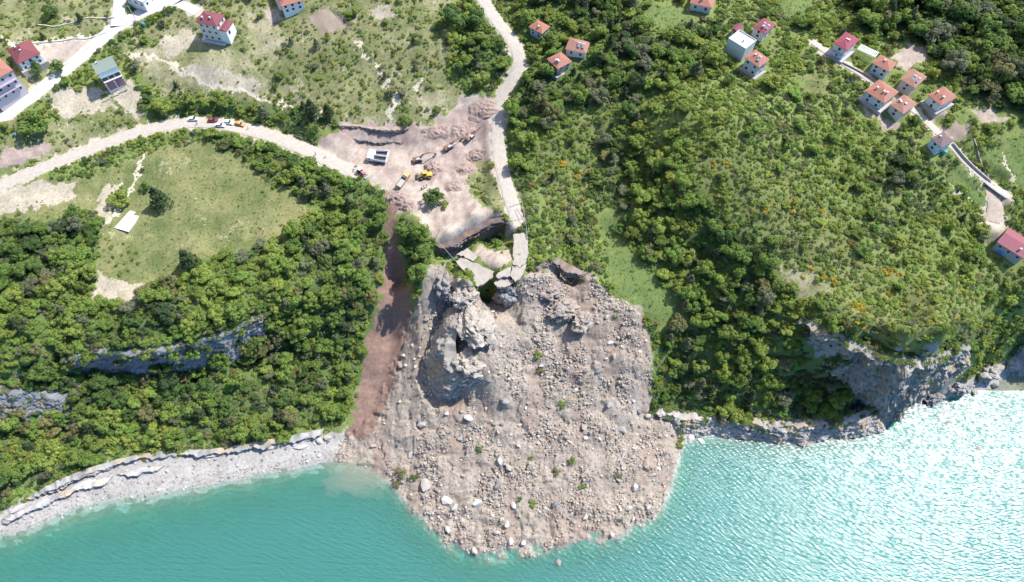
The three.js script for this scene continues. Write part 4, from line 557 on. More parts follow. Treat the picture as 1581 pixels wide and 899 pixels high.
{ // pergola of white slats between the crimson villa and the blue house
  const A = [141.1, -226.8], B = [147.3, -221.9], cx = (A[0] + B[0]) / 2, cz = (A[1] + B[1]) / 2, L = Math.hypot(B[0] - A[0], B[1] - A[1]), y = base(cx, cz), t = thing('pergola', 'white slatted pergola beside the crimson villa', 'pergola', cx, y, cz, Math.atan2(-(B[1] - A[1]), B[0] - A[0]));
  for (const z of [-1.6, 1.6]) { mesh('beam', box(L, 0.14, 0.14, 0, 2.4, z), frameWhite, t); for (const x of [-L / 2 + 0.2, 0, L / 2 - 0.2]) mesh('post', box(0.14, 4, 0.14, x, 0.33, z), frameWhite, t); }
  for (let i = 0; i < 12; i++) mesh('slat', box(0.28, 0.1, 3.6, -L / 2 + (i + 0.5) * L / 12, 2.53, 0), frameWhite, t);
  FOOT.push([cx, cz, t.rotation.y, L / 2, 2.4]);
}
// ---------------------------------------------------------------- garden walls, fences, slab, barrels, tanks, cables
function wallRun(name, label, pts, h, w, m, cat = 'wall') {
  const l = spline(pts, 1.5), g = []; for (let i = 1; i < l.length; i++) { const a = l[i - 1], b = l[i]; g.push(bar([a[0], H(a[0], a[1]) + h / 2 - 0.2, a[1]], [b[0], H(b[0], b[1]) + h / 2 - 0.2, b[1]], w, h + 0.4)); }
  return tag(mesh(name, merge(...g), m), label, cat);
}
const conc = mat(0.62, 0.58, 0.52), stoneM = mat(0.38, 0.33, 0.3);
wallRun('garden_wall', 'pale concrete kerb wall running from the dark red house to the white road', [[-214,-248.4],[-204.9,-249.8],[-194.4,-252.7],[-182.5,-256.7]], 0.5, 0.4, conc);
wallRun('garden_wall', 'thin pale wall along the verge of the white village road', [[-208.2,-227.5],[-202.5,-235],[-195.6,-242.5],[-188.4,-249.3]], 0.5, 0.4, conc);
wallRun('garden_wall', 'long garden wall along the hedge at the photo corner', [[-213.7,-258.6],[-205,-257.8],[-193.3,-262.6],[-179.9,-264]], 0.5, 0.4, mat(0.55, 0.49, 0.36));
wallRun('garden_wall', 'dark stone wall beside the lane below the sky blue house', [[172.3,-185.4],[176.4,-179.8],[182,-174.4],[187.5,-170.1]], 1.1, 0.45, stoneM);
wallRun('garden_wall', 'brown terrace wall slanting past the vegetable ground', [[180.5,-187],[182.1,-181.5],[184.6,-175.8],[187.3,-172]], 0.4, 0.35, stoneM);
wallRun('garden_wall', 'lane wall between crimson villa and the orange roofs', [[134.2,-220.9],[141.1,-215.9],[145.6,-212.1],[148.3,-209.7]], 0.8, 0.35, stoneM);
function fence(label, pts) {
  const l = spline(pts, 2.2), t = new THREE.Group(); t.name = numbered('fence'); scene.add(t); tag(t, label, 'fence'); const m = mat(0.2, 0.19, 0.17), P = l.map(([x, z]) => [x, H(x, z), z]);
  P.forEach(([x, y, z]) => mesh('post', box(0.14, 1.9, 0.14, x, y + 0.65, z), m, t));
  for (let i = 1; i < P.length; i++) for (const h of [0.45, 0.9, 1.35]) mesh('rail', bar([P[i - 1][0], P[i - 1][1] + h, P[i - 1][2]], [P[i][0], P[i][1] + h, P[i][2]], 0.05, 0.12), m, t);
}
fence('dark post fence along the bare brown plot', [[-80.1,-262.2],[-75.2,-257.5],[-70.6,-252.6]]);
fence('dark post fence beside the square brown garden bed', [[178.7,-193.5],[179.1,-190.2],[179.2,-186.6]]);
{
  const c = [[-164.1,-165.5],[-160.1,-174.2],[-154.9,-173.3],[-158,-163.6]], cx = c.reduce((s, p) => s + p[0], 0) / 4, cz = c.reduce((s, p) => s + p[1], 0) / 4, s = new THREE.Shape(c.map(([x, z]) => new THREE.Vector2(x - cx, -(z - cz))));
  const o = mesh('concrete_slab', new THREE.ExtrudeGeometry(s, { depth: 0.7, bevelEnabled: false }).rotateX(-Math.PI / 2), mat(0.8, 0.76, 0.7)); o.position.set(cx, H(cx, cz) - 0.2, cz); tag(o, 'bare white concrete slab in the meadow between two round trees', 'slab'); FOOT.push([cx, cz, 0, 5, 6]);
}
function barrel(x, z, label, col, s = 1, group) { const t = thing('barrel', label, 'barrel', x, H(x, z), z, 0, group), m = mat(...col, { roughness: 0.45 }); mesh('drum', new THREE.LatheGeometry([[0, 0], [0.42, 0], [0.45, 0.1], [0.5, 0.3], [0.46, 0.35], [0.5, 0.42], [0.5, 0.75], [0.46, 0.8], [0.5, 0.86], [0.44, 1.1], [0.4, 1.18], [0, 1.18]].map(([a, b]) => new THREE.Vector2(a * s, b * s)), 14), m, t); mesh('lid', cyl(0.36 * s, 0.06, 0, 1.2 * s, 0), mat(col[0] * 0.7, col[1] * 0.7, col[2] * 0.7), t); return t; }
barrel(187.3, -146.1, 'blue plastic barrel by the barn wall, upper of the two', [0.1, 0.25, 0.7], 1.5); barrel(188.2, -145.4, 'blue plastic barrel by the barn wall, lower of the two', [0.12, 0.28, 0.75], 1.5);
barrel(-165.7, -259.5, 'turquoise water drum standing by the white road', [0.08, 0.32, 0.33], 1.5); barrel(168.2, -181.3, 'turquoise tank at the corner of the sky blue house', [0.05, 0.4, 0.45], 1.4);
barrel(-213, -206.3, 'green-blue drum in the garden under the village road', [0.08, 0.28, 0.27], 1.3);
function pole(x, z, h, label, tilt = 0) { const t = thing('utility_pole', label, 'pole', x, H(x, z) - 0.2, z); mesh('shaft', cyl(0.16, h, 0, h / 2, 0, 8, 0.11), mat(0.5, 0.47, 0.42), t); mesh('crossarm', box(1.6, 0.12, 0.12, 0, h - 0.6, 0), mat(0.3, 0.26, 0.22), t); t.rotation.z = tilt; return t; }
pole(-30.9, -155.9, 8, 'leaning utility pole at the broken edge of the work yard', -0.35); pole(-169.7, -262.4, 8, 'utility pole beside the white village road', 0.05); pole(4.1, -172.8, 7, 'utility pole on the verge of the broken upper road', 0.1);
function cable(label, pts, r = 0.09) { return tag(mesh('power_cable', new THREE.TubeGeometry(new THREE.CatmullRomCurve3(pts.map(([x, z, y]) => V3(x, y, z))), 40, r, 6), mat(0.35, 0.34, 0.33)), label, 'cable'); }
cable('sagging cable from the leaning pole to the tilted road slab', [[-29.9,-153.2,50],[-26.2,-150.7,46.5],[-22.2,-147.3,43.2]]); cable('loose cable trailing along the edge of the broken upper road', [[4,-170.8,52],[5.3,-163.3,49],[6.1,-157.5,46],[6.3,-151.2,43.8],[5.8,-145.5,43.2]]); cable('second loose cable hanging beside the upper road break', [[4.1,-170.9,51],[4.8,-166.9,48.5],[5.6,-161.6,46],[5.6,-155.3,44.6]]);

// ---------------------------------------------------------------- broken road pieces
function fragment(label, pts0, thick, m) {    // outline [x, z, y] of the deck, its broken edges ragged
  const pts = pts0.flatMap((p, i) => { const q = pts0[(i + 1) % pts0.length]; return [0, 0.22, 0.4, 0.63, 0.82].map((f) => [lerp(p[0], q[0], f) + rr(-0.35, 0.35), lerp(p[1], q[1], f) + rr(-0.35, 0.35), lerp(p[2], q[2], f) + rr(-0.08, 0.08)]); });
  const cx = pts.reduce((s, p) => s + p[0], 0) / pts.length, cz = pts.reduce((s, p) => s + p[1], 0) / pts.length, cy = pts.reduce((s, p) => s + p[2], 0) / pts.length;
  const tri = [], top = pts.map(([x, z, y]) => [x - cx, y - cy, z - cz]), bot = top.map(([x, y, z]) => [x * 0.94, y - thick, z * 0.94]), n = pts.length;
  const f = THREE.ShapeUtils.triangulateShape(top.map(([x, , z]) => new THREE.Vector2(x, -z)), []);
  for (const [a, b, c] of f) { tri.push(top[a], top[b], top[c], bot[c], bot[b], bot[a]); }
  for (let i = 0; i < n; i++) { const j = (i + 1) % n; tri.push(top[i], bot[i], bot[j], top[i], bot[j], top[j]); }
  const g = new THREE.BufferGeometry(); g.setAttribute('position', new THREE.Float32BufferAttribute(tri.flat(), 3)); const uv = tri.flatMap(([x, y, z]) => [x / 16, (z + y) / 16]); g.setAttribute('uv', new THREE.Float32BufferAttribute(uv, 2)); g.computeVertexNormals();
  const o = mesh('road_slab', g, m); o.position.set(cx, cy, cz); return tag(o, label, 'road slab');
}
const fragMat = new THREE.MeshStandardMaterial({ map: roadTex, roughness: 0.9 }); fragMat.color.setRGB(0.58, 0.51, 0.43);
fragment('broken concrete road length hanging beyond the upper road crack', [[0.4,-158.3,46.3],[4.8,-158.8,46.5],[6.1,-154.3,46.1],[6.3,-149.7,45.7],[5.7,-145.7,45.3],[3.2,-143.8,44.9],[0.4,-144.7,44.9],[0.6,-150.1,45.5]], 1.2, fragMat);
fragment('cracked lower road length bending towards the slide', [[0.3,-144.4,44.7],[3.2,-143.7,44.7],[5.5,-145.3,44.9],[4.4,-140.6,44.3],[1.4,-137.8,43.7],[-0.6,-140,43.9]], 1.3, fragMat);
fragment('pale road piece linking the bend and the tilted slab', [[-6.5,-140.8,44.1],[-0.1,-144.3,44.6],[-0.9,-140.3,43.9],[-5.7,-139.2,43.7]], 1, fragMat);
fragment('white tip of road deck jutting over the dark rock stump', [[-7,-137.6,42],[-5.7,-139.5,42.3],[-0.9,-140.3,42.4],[0.6,-138.4,42.2],[-1.9,-136.5,41.8],[-5.2,-136.4,41.6]], 1.4, fragMat);
fragment('large tilted road slab with a shaded broken edge', [[-22.2,-147.4,43.6],[-19.7,-148.8,43.8],[-12.9,-145.7,43.4],[-7,-142.8,42.8],[-7.5,-140.7,42.2],[-13.5,-136.4,41.6],[-18,-141.8,42.4]], 1.8, fragMat);
fragment('thin road sliver leaning below the yard scarp', [[-22.2,-151.4,42.6],[-17.8,-153.7,42.8],[-13.6,-149.9,43],[-15.6,-147.9,42.8],[-19.3,-150.2,42.6]], 0.9, fragMat);
{ // spoil heaps
  for (const [p, rx, h, rz, label] of [[[-33.7, -191.9], 4.5, 1.8, 3.4, 'brown heap of dug soil between excavator and yellow loader'], [[-48.3, -178.4], 5, 1.6, 3.6, 'reddish soil heap tipped at the chute head'], [[-43.6, -173.9], 3.4, 1.2, 3, 'smaller soil heap beside the chute head'], [[-21.9, -207.6], 6, 1.1, 4, 'broad brown earth mound under the highest excavator'], [[-12.7, -215.5], 7, 1.1, 4.5, 'earth mound at the top of the cut beside the upper road'], [[-19.4, -191.4], 5, 0.9, 3.4, 'low earth mound beside the grassy verge'], [[-32.2, -207.7], 7, 1, 3, 'long brown earth mound above the middle excavator'], [[-24.6, -183], 4, 0.9, 3, 'grey-brown mound beside the dark yard tree'], [[-15.3, -197.5], 4.5, 1, 3, 'earth mound on the road side of the cut']]) {
    const g = new THREE.SphereGeometry(1, 48, 24, 0, 6.2832, 0, Math.PI / 2), q = g.attributes.position, col = [];
    for (let i = 0; i < q.count; i++) { const v = V3().fromBufferAttribute(q, i), k = 1 + 0.25 * n3(v.x * 1.3 + p[0], p[1], v.z * 1.3), fx = v.x * rx * k, fz = v.z * rz * k, e = Math.pow(v.y, 1.6); q.setXYZ(i, fx, H(p[0] + fx, p[1] + fz) - H(...p) + e * h * (1 + 0.35 * n2(fx * 0.6, fz * 0.6)) + 0.1 * e * n2b(fx * 2, fz * 2) - 0.12 * (1 - e), fz); const s = 0.85 + 0.3 * rnd(); col.push(0.33 * s, 0.235 * s, 0.185 * s); }
    g.setAttribute('color', new THREE.Float32BufferAttribute(col, 3)); g.computeVertexNormals(); const o = tag(mesh('soil_heap', g, rockMat), label, 'soil heap'); o.position.set(p[0], H(...p), p[1]); FOOT.push([p[0], p[1], 0, rx, rz]);
  }
}
// ---------------------------------------------------------------- vehicles
const rubber = mat(0.03, 0.03, 0.03), steelDark = mat(0.12, 0.12, 0.12, { roughness: 0.5, metalness: 0.5 }), carGlass = mat(0.02, 0.025, 0.03, { roughness: 0.08 }), rimM = mat(0.5, 0.5, 0.52, { metalness: 0.7, roughness: 0.35 });
function stand(x, z, turn, dx = 1.6, dz = 0.8) {   // sits on the slope: height and tilt from the ground under it
  const c = Math.cos(turn), s = Math.sin(turn), h = (u, v) => { const px = x + u * c + v * s, pz = z - u * s + v * c, [d, y] = nearRoad(px, pz); return d < 0.2 ? y + 0.03 : H(px, pz) + 0.02; };
  const f = h(dx, 0), b = h(-dx, 0), l = h(0, dz), r = h(0, -dz), e = new THREE.Euler(Math.atan2(-(l - r), 2 * dz), turn, Math.atan2(f - b, 2 * dx), 'YZX');
  return { y: (f + b + l + r) / 4, e };
}
function vehicle(name, label, cat, p, turn, group, dx, dz) { const s = stand(p[0], p[1], turn, dx, dz), t = thing(name, label, cat, p[0], s.y, p[1], 0, group); t.rotation.copy(s.e); FOOT.push([p[0], p[1], turn, 5, 2.2]); return t; }
function wheel(t, x, z, r, w = 0.25) { const g = mesh('wheel', new THREE.CylinderGeometry(r, r, w, 18).rotateX(Math.PI / 2), rubber, t); g.position.set(x, r, z); mesh('rim', new THREE.CylinderGeometry(r * 0.6, r * 0.6, w + 0.02, 12).rotateX(Math.PI / 2), rimM, g); return g; }
function car(label, p, turn, col) {
  const t = vehicle('parked_car', label, 'car', p, turn, 'cars parked along the main road'), paint = mat(...col, { roughness: 0.3, clearcoat: 1, clearcoatRoughness: 0.08 });
  mesh('body', profile([[-2.15, 0.3], [2.1, 0.3], [2.18, 0.55], [2.1, 0.75], [1.15, 0.92], [-1.6, 0.98], [-2.12, 0.9], [-2.2, 0.55]], 1.72, 0.08), paint, t);
  mesh('cabin', profile([[-1.75, 0.95], [-1.25, 1.42], [0.35, 1.45], [1.15, 0.92]], 1.5, 0.06), carGlass, t);
  mesh('car_roof', profile([[-1.3, 1.43], [-1.2, 1.5], [0.25, 1.53], [0.42, 1.45]], 1.46, 0.03), paint, t);
  for (const x of [-1.35, 1.35]) for (const z of [-0.8, 0.8]) wheel(t, x, z, 0.31, 0.22);
  for (const z of [-0.6, 0.6]) { mesh('headlight', box(0.06, 0.14, 0.32, 2.17, 0.66, z), mat(0.8, 0.82, 0.85, { roughness: 0.1 }), t); mesh('tail_light', box(0.06, 0.14, 0.3, -2.19, 0.72, z), mat(0.4, 0.02, 0.02, { roughness: 0.2 }), t); }
  return t;
}
const WP = [0.82, 0.82, 0.83];
car('white car parked alone at the far end of the car row', [-141.1, -219.1], 0.0, WP); car('dark red car parked on the verge of the main road', [-132, -217.9], -0.05, [0.22, 0.02, 0.03]);
car('white car parked between the dark red and orange cars', [-124.8, -216.6], -0.22, WP); car('white car stopped on the downhill side of the main road', [-128.1, -214.9], -0.1, [0.78, 0.8, 0.83]); car('orange car at the end of the parked row', [-119.8, -215.9], -0.28, [0.8, 0.3, 0.03]);
function dumpTruck(label, p, turn, cabCol, bedCol, loadCol, len = 8.6) {
  const t = vehicle('dump_truck', label, 'truck', p, turn, 'trucks in the work yard', 3, 1), L = len / 2, cabM = mat(...cabCol, { roughness: 0.4, clearcoat: 0.6 }), bedM = mat(...bedCol, { roughness: 0.6 });
  mesh('chassis', box(len - 0.6, 0.3, 0.9, 0, 0.95, 0), steelDark, t);
  mesh('cab', profile([[L - 2.3, 0.7], [L - 0.05, 0.7], [L, 1.6], [L - 0.25, 3.0], [L - 2.2, 3.05]], 2.4, 0.08), cabM, t);
  mesh('windscreen', bar([L - 0.08, 1.75, 0], [L - 0.24, 2.75, 0], 2.0, 0.06), carGlass, t);
  for (const z of [-1.22, 1.22]) mesh('side_window', box(1, 0.75, 0.04, L - 1.2, 2.3, z), carGlass, t);
  const bl = len - 2.7, bx = -L + bl / 2, bed = mesh('dump_bed', merge(box(bl, 0.15, 2.4, bx, 1.3, 0), box(bl, 1.35, 0.12, bx, 2.0, 1.2), box(bl, 1.35, 0.12, bx, 2.0, -1.2), box(0.12, 1.5, 2.28, bx + bl / 2 - 0.06, 2.06, 0), box(0.1, 1.2, 2.28, bx - bl / 2 + 0.06, 1.95, 0)), bedM, t);
  for (let i = 0; i < 5; i++) for (const z of [-1.3, 1.3]) mesh('rib', box(0.12, 1.3, 0.1, bx - bl / 2 + 0.5 + i * (bl - 1) / 4, 2.0, z), bedM, bed);
  mesh('bed_floor', box(bl - 0.3, 0.2, 2.2, bx, 1.5, 0), mat(...loadCol), bed);
  for (const x of [L - 1.1, -L + 1.2, -L + 2.6]) for (const z of [-1, 1]) wheel(t, x, z, 0.52, 0.4);
  return t;
}
dumpTruck('white dump truck with empty dark bed, behind its twin', [-56.8, -199.4], Math.PI - 0.22, WP, [0.7, 0.7, 0.7], [0.05, 0.05, 0.055]);
dumpTruck('white dump truck with empty dark bed, in front of its twin', [-57.5, -196.8], Math.PI - 0.22, WP, [0.66, 0.66, 0.68], [0.06, 0.06, 0.06]);
dumpTruck('orange-cabbed lorry with load of rubble below the trucks', [-45.9, -185.7], 1.05, [0.75, 0.32, 0.12], [0.4, 0.36, 0.32], [0.42, 0.36, 0.3], 7.6);
function excavator(label, p, turn, col, reach, boomUp = 3.4) {
  const t = vehicle('excavator', label, 'excavator', p, turn, 'excavators clearing the slope', 1.6, 1.2); t.scale.setScalar(0.84); const m = mat(...col, { roughness: 0.5 });
  for (const z of [-1.1, 1.1]) { const k = mesh('track', profile([[-2, 0.25], [-1.7, 0], [1.7, 0], [2, 0.25], [2, 0.65], [1.7, 0.9], [-1.7, 0.9], [-2, 0.65]], 0.6, 0.04).translate(0, 0.04, z), steelDark, t); for (let i = 0; i < 9; i++) mesh('track_shoe', box(0.3, 0.06, 0.7, -1.7 + i * 0.425, 0.98, z), rubber, k); }
  mesh('turntable', cyl(0.8, 0.3, 0, 1.05, 0, 16), steelDark, t);
  mesh('upper_body', profile([[-2.3, 1.2], [1.1, 1.2], [1.1, 1.7], [-0.6, 2.1], [-2.1, 2.15], [-2.4, 1.9]], 2.5, 0.08), m, t);
  mesh('counterweight', box(0.5, 0.9, 2.4, -2.45, 1.7, 0), mat(0.1, 0.09, 0.09), t);
  const cab = mesh('cab', profile([[-0.3, 1.3], [1.3, 1.3], [1.35, 2.2], [1.05, 3], [-0.3, 3]], 0.95, 0.04).translate(0, 0, 0.72), mat(0.55, 0.6, 0.62, { roughness: 0.3 }), t); mesh('cab_window', box(1.1, 1, 1.0, 0.5, 2.3, 0.72), carGlass, cab);
  const a = [0.9, 1.6, -0.1], k = [reach * 0.42, boomUp, -0.1], e = [reach * 0.75, boomUp - 0.3, -0.1], w = [reach, 0.9, -0.1];
  const boom = mesh('boom', merge(bar(a, k, 0.45, 0.6), bar(k, e, 0.4, 0.5)), m, t); mesh('ram', bar([1, 1.7, 0.25], [k[0], k[1] - 0.3, 0.25], 0.14, 0.14), metalMat, boom); mesh('ram', bar([1, 1.7, -0.45], [k[0], k[1] - 0.3, -0.45], 0.14, 0.14), metalMat, boom);
  mesh('arm', bar([e[0] - 0.2, e[1] + 0.3, e[2]], w, 0.35, 0.42), m, t);
  mesh('bucket', profile([[0, 0], [0.2, -0.75], [-0.35, -1.1], [-0.95, -0.85], [-0.75, -0.3], [-0.3, -0.55]], 1.1, 0.03).translate(w[0], w[1] + 0.2, w[2]), steelDark, t);
  return t;
}
const EXC = [0.27, 0.125, 0.075];
excavator('orange excavator with arched boom over the brown heap', [-39.8, -196.5], 0.16, EXC, 9.5, 4.2); excavator('orange excavator in the middle of the yard slope', [-26.8, -201.3], 0.5, EXC, 8.2); excavator('orange excavator highest on the cut slope', [-17.9, -205.5], 0.75, EXC, 7.6);
{ // yellow wheel loader
  const t = vehicle('wheel_loader', 'yellow wheel loader beside the brown soil heap', 'loader', [-36.8, -187.9], 3.2, undefined, 2, 1), y = mat(0.6, 0.36, 0.06, { roughness: 0.6 });
  mesh('rear_body', profile([[-3.2, 0.9], [-0.2, 0.9], [-0.2, 1.6], [-1, 2.1], [-3, 2], [-3.3, 1.6]], 2.1, 0.08), y, t); mesh('cab', profile([[-1.1, 1.6], [0.3, 1.6], [0.2, 3.1], [-1.1, 3.15]], 1.6, 0.05), carGlass, t); mesh('cab_roof', box(1.7, 0.15, 1.8, -0.4, 3.25, 0), y, t); mesh('front_frame', box(1.9, 0.7, 1.1, 1, 1.1, 0), y, t);
  for (const z of [-0.7, 0.7]) mesh('lift_arm', bar([0.6, 1.7, z], [3, 0.8, z], 0.25, 0.4), y, t);
  mesh('bucket', profile([[0, 0], [1, 0], [1.05, 0.1], [0.2, 0.25], [0.25, 1], [0.1, 1.1], [-0.2, 0.6]], 2.8, 0.03).translate(3, 0.2, 0), steelDark, t);
  for (const x of [-2, 1.3]) for (const z of [-1.05, 1.05]) wheel(t, x, z, 0.75, 0.55);
}
{ // backhoe at the yard corner
  const t = vehicle('backhoe_tractor', 'backhoe tractor with white cab roof at the hedge corner of the yard', 'tractor', [-63.9, -189.9], -0.7, undefined, 1.5, 0.9), y = mat(0.25, 0.24, 0.22, { roughness: 0.5 });
  mesh('bonnet', profile([[0.1, 0.8], [2, 0.8], [2.05, 1.4], [0.1, 1.55]], 1, 0.06), mat(0.5, 0.13, 0.08), t); mesh('chassis', box(4.2, 0.35, 0.9, 0, 0.75, 0), y, t); mesh('cab', profile([[-1.4, 1], [0.2, 1], [0.1, 2.5], [-1.4, 2.5]], 1.5, 0.05), carGlass, t); mesh('cab_roof', box(1.8, 0.14, 1.7, -0.65, 2.6, 0), frameWhite, t);
  mesh('front_bucket', profile([[0, 0], [0.8, 0], [0.2, 0.2], [0.2, 0.8], [0, 0.8]], 2.1, 0.03).translate(2.7, 0.15, 0), y, t); for (const z of [-0.6, 0.6]) mesh('lift_arm', bar([0.6, 1.2, z], [2.8, 0.5, z], 0.14, 0.22), y, t);
  mesh('rear_boom', merge(bar([-2, 1, 0], [-2.6, 3, 0], 0.25, 0.3), bar([-2.6, 3, 0], [-3.6, 1.6, 0], 0.22, 0.26)), mat(0.5, 0.13, 0.08), t); mesh('rear_bucket', box(0.5, 0.5, 0.7, -3.6, 1.3, 0), y, t);
  for (const z of [-0.85, 0.85]) { wheel(t, -1.1, z, 0.72, 0.4); wheel(t, 1.5, z, 0.48, 0.3); }
}
// ---------------------------------------------------------------- people: one continuous body each
function bodyGeo(shirt, trousers, stride) {
  const N = 44, mc = new MarchingCubes(N, new THREE.MeshStandardMaterial(), false, false, 60000); mc.isolation = 0; const S = 0.98;   // field cube spans ±S m about 0.9 m
  const J = [[[0, 0.98, 0], [0, 1.42, 0], 0.15, 0.17], [[0, 1.45, 0], [0, 1.56, 0], 0.06, 0.055], [[0, 1.62, 0.01], [0, 1.69, 0], 0.1, 0.095]];
  for (const s of [-1, 1]) J.push([[s * 0.1, 0.95, 0], [s * 0.12, 0.5, s * stride * 0.5 + 0.03], 0.085, 0.06], [[s * 0.12, 0.5, s * stride * 0.5 + 0.03], [s * 0.13, 0.09, s * stride], 0.06, 0.042], [[s * 0.13, 0.07, s * stride], [s * 0.14, 0.05, s * stride + 0.16], 0.045, 0.04], [[s * 0.19, 1.41, 0], [s * 0.26, 1.12, -s * stride * 0.4], 0.055, 0.045], [[s * 0.26, 1.12, -s * stride * 0.4], [s * 0.27, 0.86, 0.1 - s * stride * 0.5], 0.042, 0.034]);
  const sd = (p, [a, b, ra, rb]) => { const ab = [0, 1, 2].map((k) => b[k] - a[k]), ap = [0, 1, 2].map((k) => p[k] - a[k]), t = clamp((ab[0] * ap[0] + ab[1] * ap[1] + ab[2] * ap[2]) / (ab[0] ** 2 + ab[1] ** 2 + ab[2] ** 2), 0, 1); return Math.hypot(ap[0] - ab[0] * t, ap[1] - ab[1] * t, ap[2] - ab[2] * t) - lerp(ra, rb, t); };
  for (let k = 0; k < N; k++) for (let j = 0; j < N; j++) for (let i = 0; i < N; i++) { const p = [(i / N * 2 - 1) * S, (j / N * 2 - 1) * S + 0.9, (k / N * 2 - 1) * S]; let e = 0; for (const b of J) e += Math.exp(-28 * sd(p, b)); mc.field[i + j * N + k * N * N] = Math.log(e) / 28; }
  mc.update(); const n = mc.count, pos = new Float32Array(n * 3), col = [];
  for (let i = 0; i < n; i++) { const x = mc.positionArray[i * 3] * S, y = mc.positionArray[i * 3 + 1] * S + 0.9, z = mc.positionArray[i * 3 + 2] * S; pos.set([x, y, z], i * 3); col.push(...(y > 1.71 || (y > 1.6 && z < -0.02) ? [0.04, 0.03, 0.025] : y > 1.5 ? [0.5, 0.32, 0.24] : y > 0.97 || (Math.abs(x) > 0.21 && y > 0.9) ? shirt : Math.abs(x) > 0.22 ? [0.5, 0.32, 0.24] : y > 0.1 ? trousers : [0.05, 0.045, 0.04])); }
  const g = new THREE.BufferGeometry(); g.setAttribute('position', new THREE.BufferAttribute(pos, 3)); g.setAttribute('color', new THREE.Float32BufferAttribute(col, 3)); g.computeVertexNormals(); return g;
}
const clothes = [bodyGeo([0.55, 0.53, 0.5], [0.05, 0.06, 0.1], 0.16), bodyGeo([0.06, 0.07, 0.1], [0.06, 0.06, 0.07], 0.04), bodyGeo([0.35, 0.1, 0.08], [0.1, 0.1, 0.13], 0.1)];
const personMat = new THREE.MeshStandardMaterial({ vertexColors: true, roughness: 0.9 });
for (const [p, k, turn, label] of [[[-138.8, -216.1], 2, 1.2, 'person in a red shirt walking on the road below the dark red car'], [[-115.8, -213.8], 0, -1.4, 'person in a pale shirt walking past the orange car'], [[-84.4, -199.5], 1, 1.6, 'person in dark clothes at the road end near the yard'], [[-80, -198.4], 0, 1.5, 'person in a pale top entering the work yard'], [[-37.8, -181.4], 1, 0.4, 'person in dark clothes, lowest of three below the yellow loader'], [[-36.8, -182.1], 1, 2.4, 'person in dark clothes, middle of three below the yellow loader'], [[-35.7, -182.7], 2, 3.6, 'person in a red shirt, one of three below the yellow loader']]) {
  const s = stand(p[0], p[1], 0, 0.3, 0.3), o = tag(mesh('person', clothes[k], personMat), label, 'person'); o.position.set(p[0], s.y - 0.02, p[1]); o.rotation.y = turn; o.scale.setScalar(1.02);
}
// ---------------------------------------------------------------- vegetation
function leafCloud(blobs, leaf, seed) {
  const r = mulberry(seed), pos = [], nor = [], idx = [], up = V3(0, 1, 0); let v = 0;
  for (const [bx, by, bz, rad, sy, count] of blobs) for (let i = 0; i < count; i++) {
    const u = r() * 1.75 - 0.75, a = r() * 6.2832, k = Math.sqrt(1 - Math.min(1, u * u)), d = V3(Math.cos(a) * k, u, Math.sin(a) * k), m = rad * (0.72 + 0.34 * r());
    const c = V3(bx + d.x * m, by + d.y * m * sy, bz + d.z * m), nrm = d.clone().add(V3(r() - 0.5, r() - 0.35, r() - 0.5).multiplyScalar(0.9)).normalize();
    const t1 = V3().crossVectors(nrm, V3(r() - 0.5, r() - 0.5, r() - 0.5)).normalize(), t2 = V3().crossVectors(nrm, t1), s = leaf * (0.6 + 0.8 * r()), w = s * (0.5 + 0.3 * r());
    const N = d.clone().multiplyScalar(0.75).add(nrm.multiplyScalar(0.6)).addScaledVector(up, 0.15).normalize();
    for (const [p, q] of [[-1, 0], [0.15, -1], [1, 0.1], [-0.1, 1]]) { pos.push(c.x + t1.x * p * s + t2.x * q * w, c.y + t1.y * p * s + t2.y * q * w, c.z + t1.z * p * s + t2.z * q * w); nor.push(N.x, N.y, N.z); }
    idx.push(v, v + 1, v + 2, v, v + 2, v + 3); v += 4;
  }
  const g = new THREE.BufferGeometry(); g.setAttribute('position', new THREE.Float32BufferAttribute(pos, 3)); g.setAttribute('normal', new THREE.Float32BufferAttribute(nor, 3)); g.setIndex(idx); return g;
}
function trunkGeo(h, r0, seed, limbs = 4) {
  const r = mulberry(seed), g = [cyl(r0, h, 0, h / 2, 0, 7, r0 * 0.5)];
  for (let i = 0; i < limbs; i++) { const a = i * 6.28 / limbs + r(), L = h * 0.5, q = new THREE.CylinderGeometry(r0 * 0.18, r0 * 0.42, L, 5).translate(0, L / 2, 0).rotateZ(0.75).rotateY(a).translate(0, h * (0.55 + 0.1 * r()), 0); g.push(q); }
  return merge(...g);
}
const crowns = { broadleaf_tree: [], shrub: [], pine_tree: [] }, stems = { broadleaf_tree: [], shrub: [], pine_tree: [] };
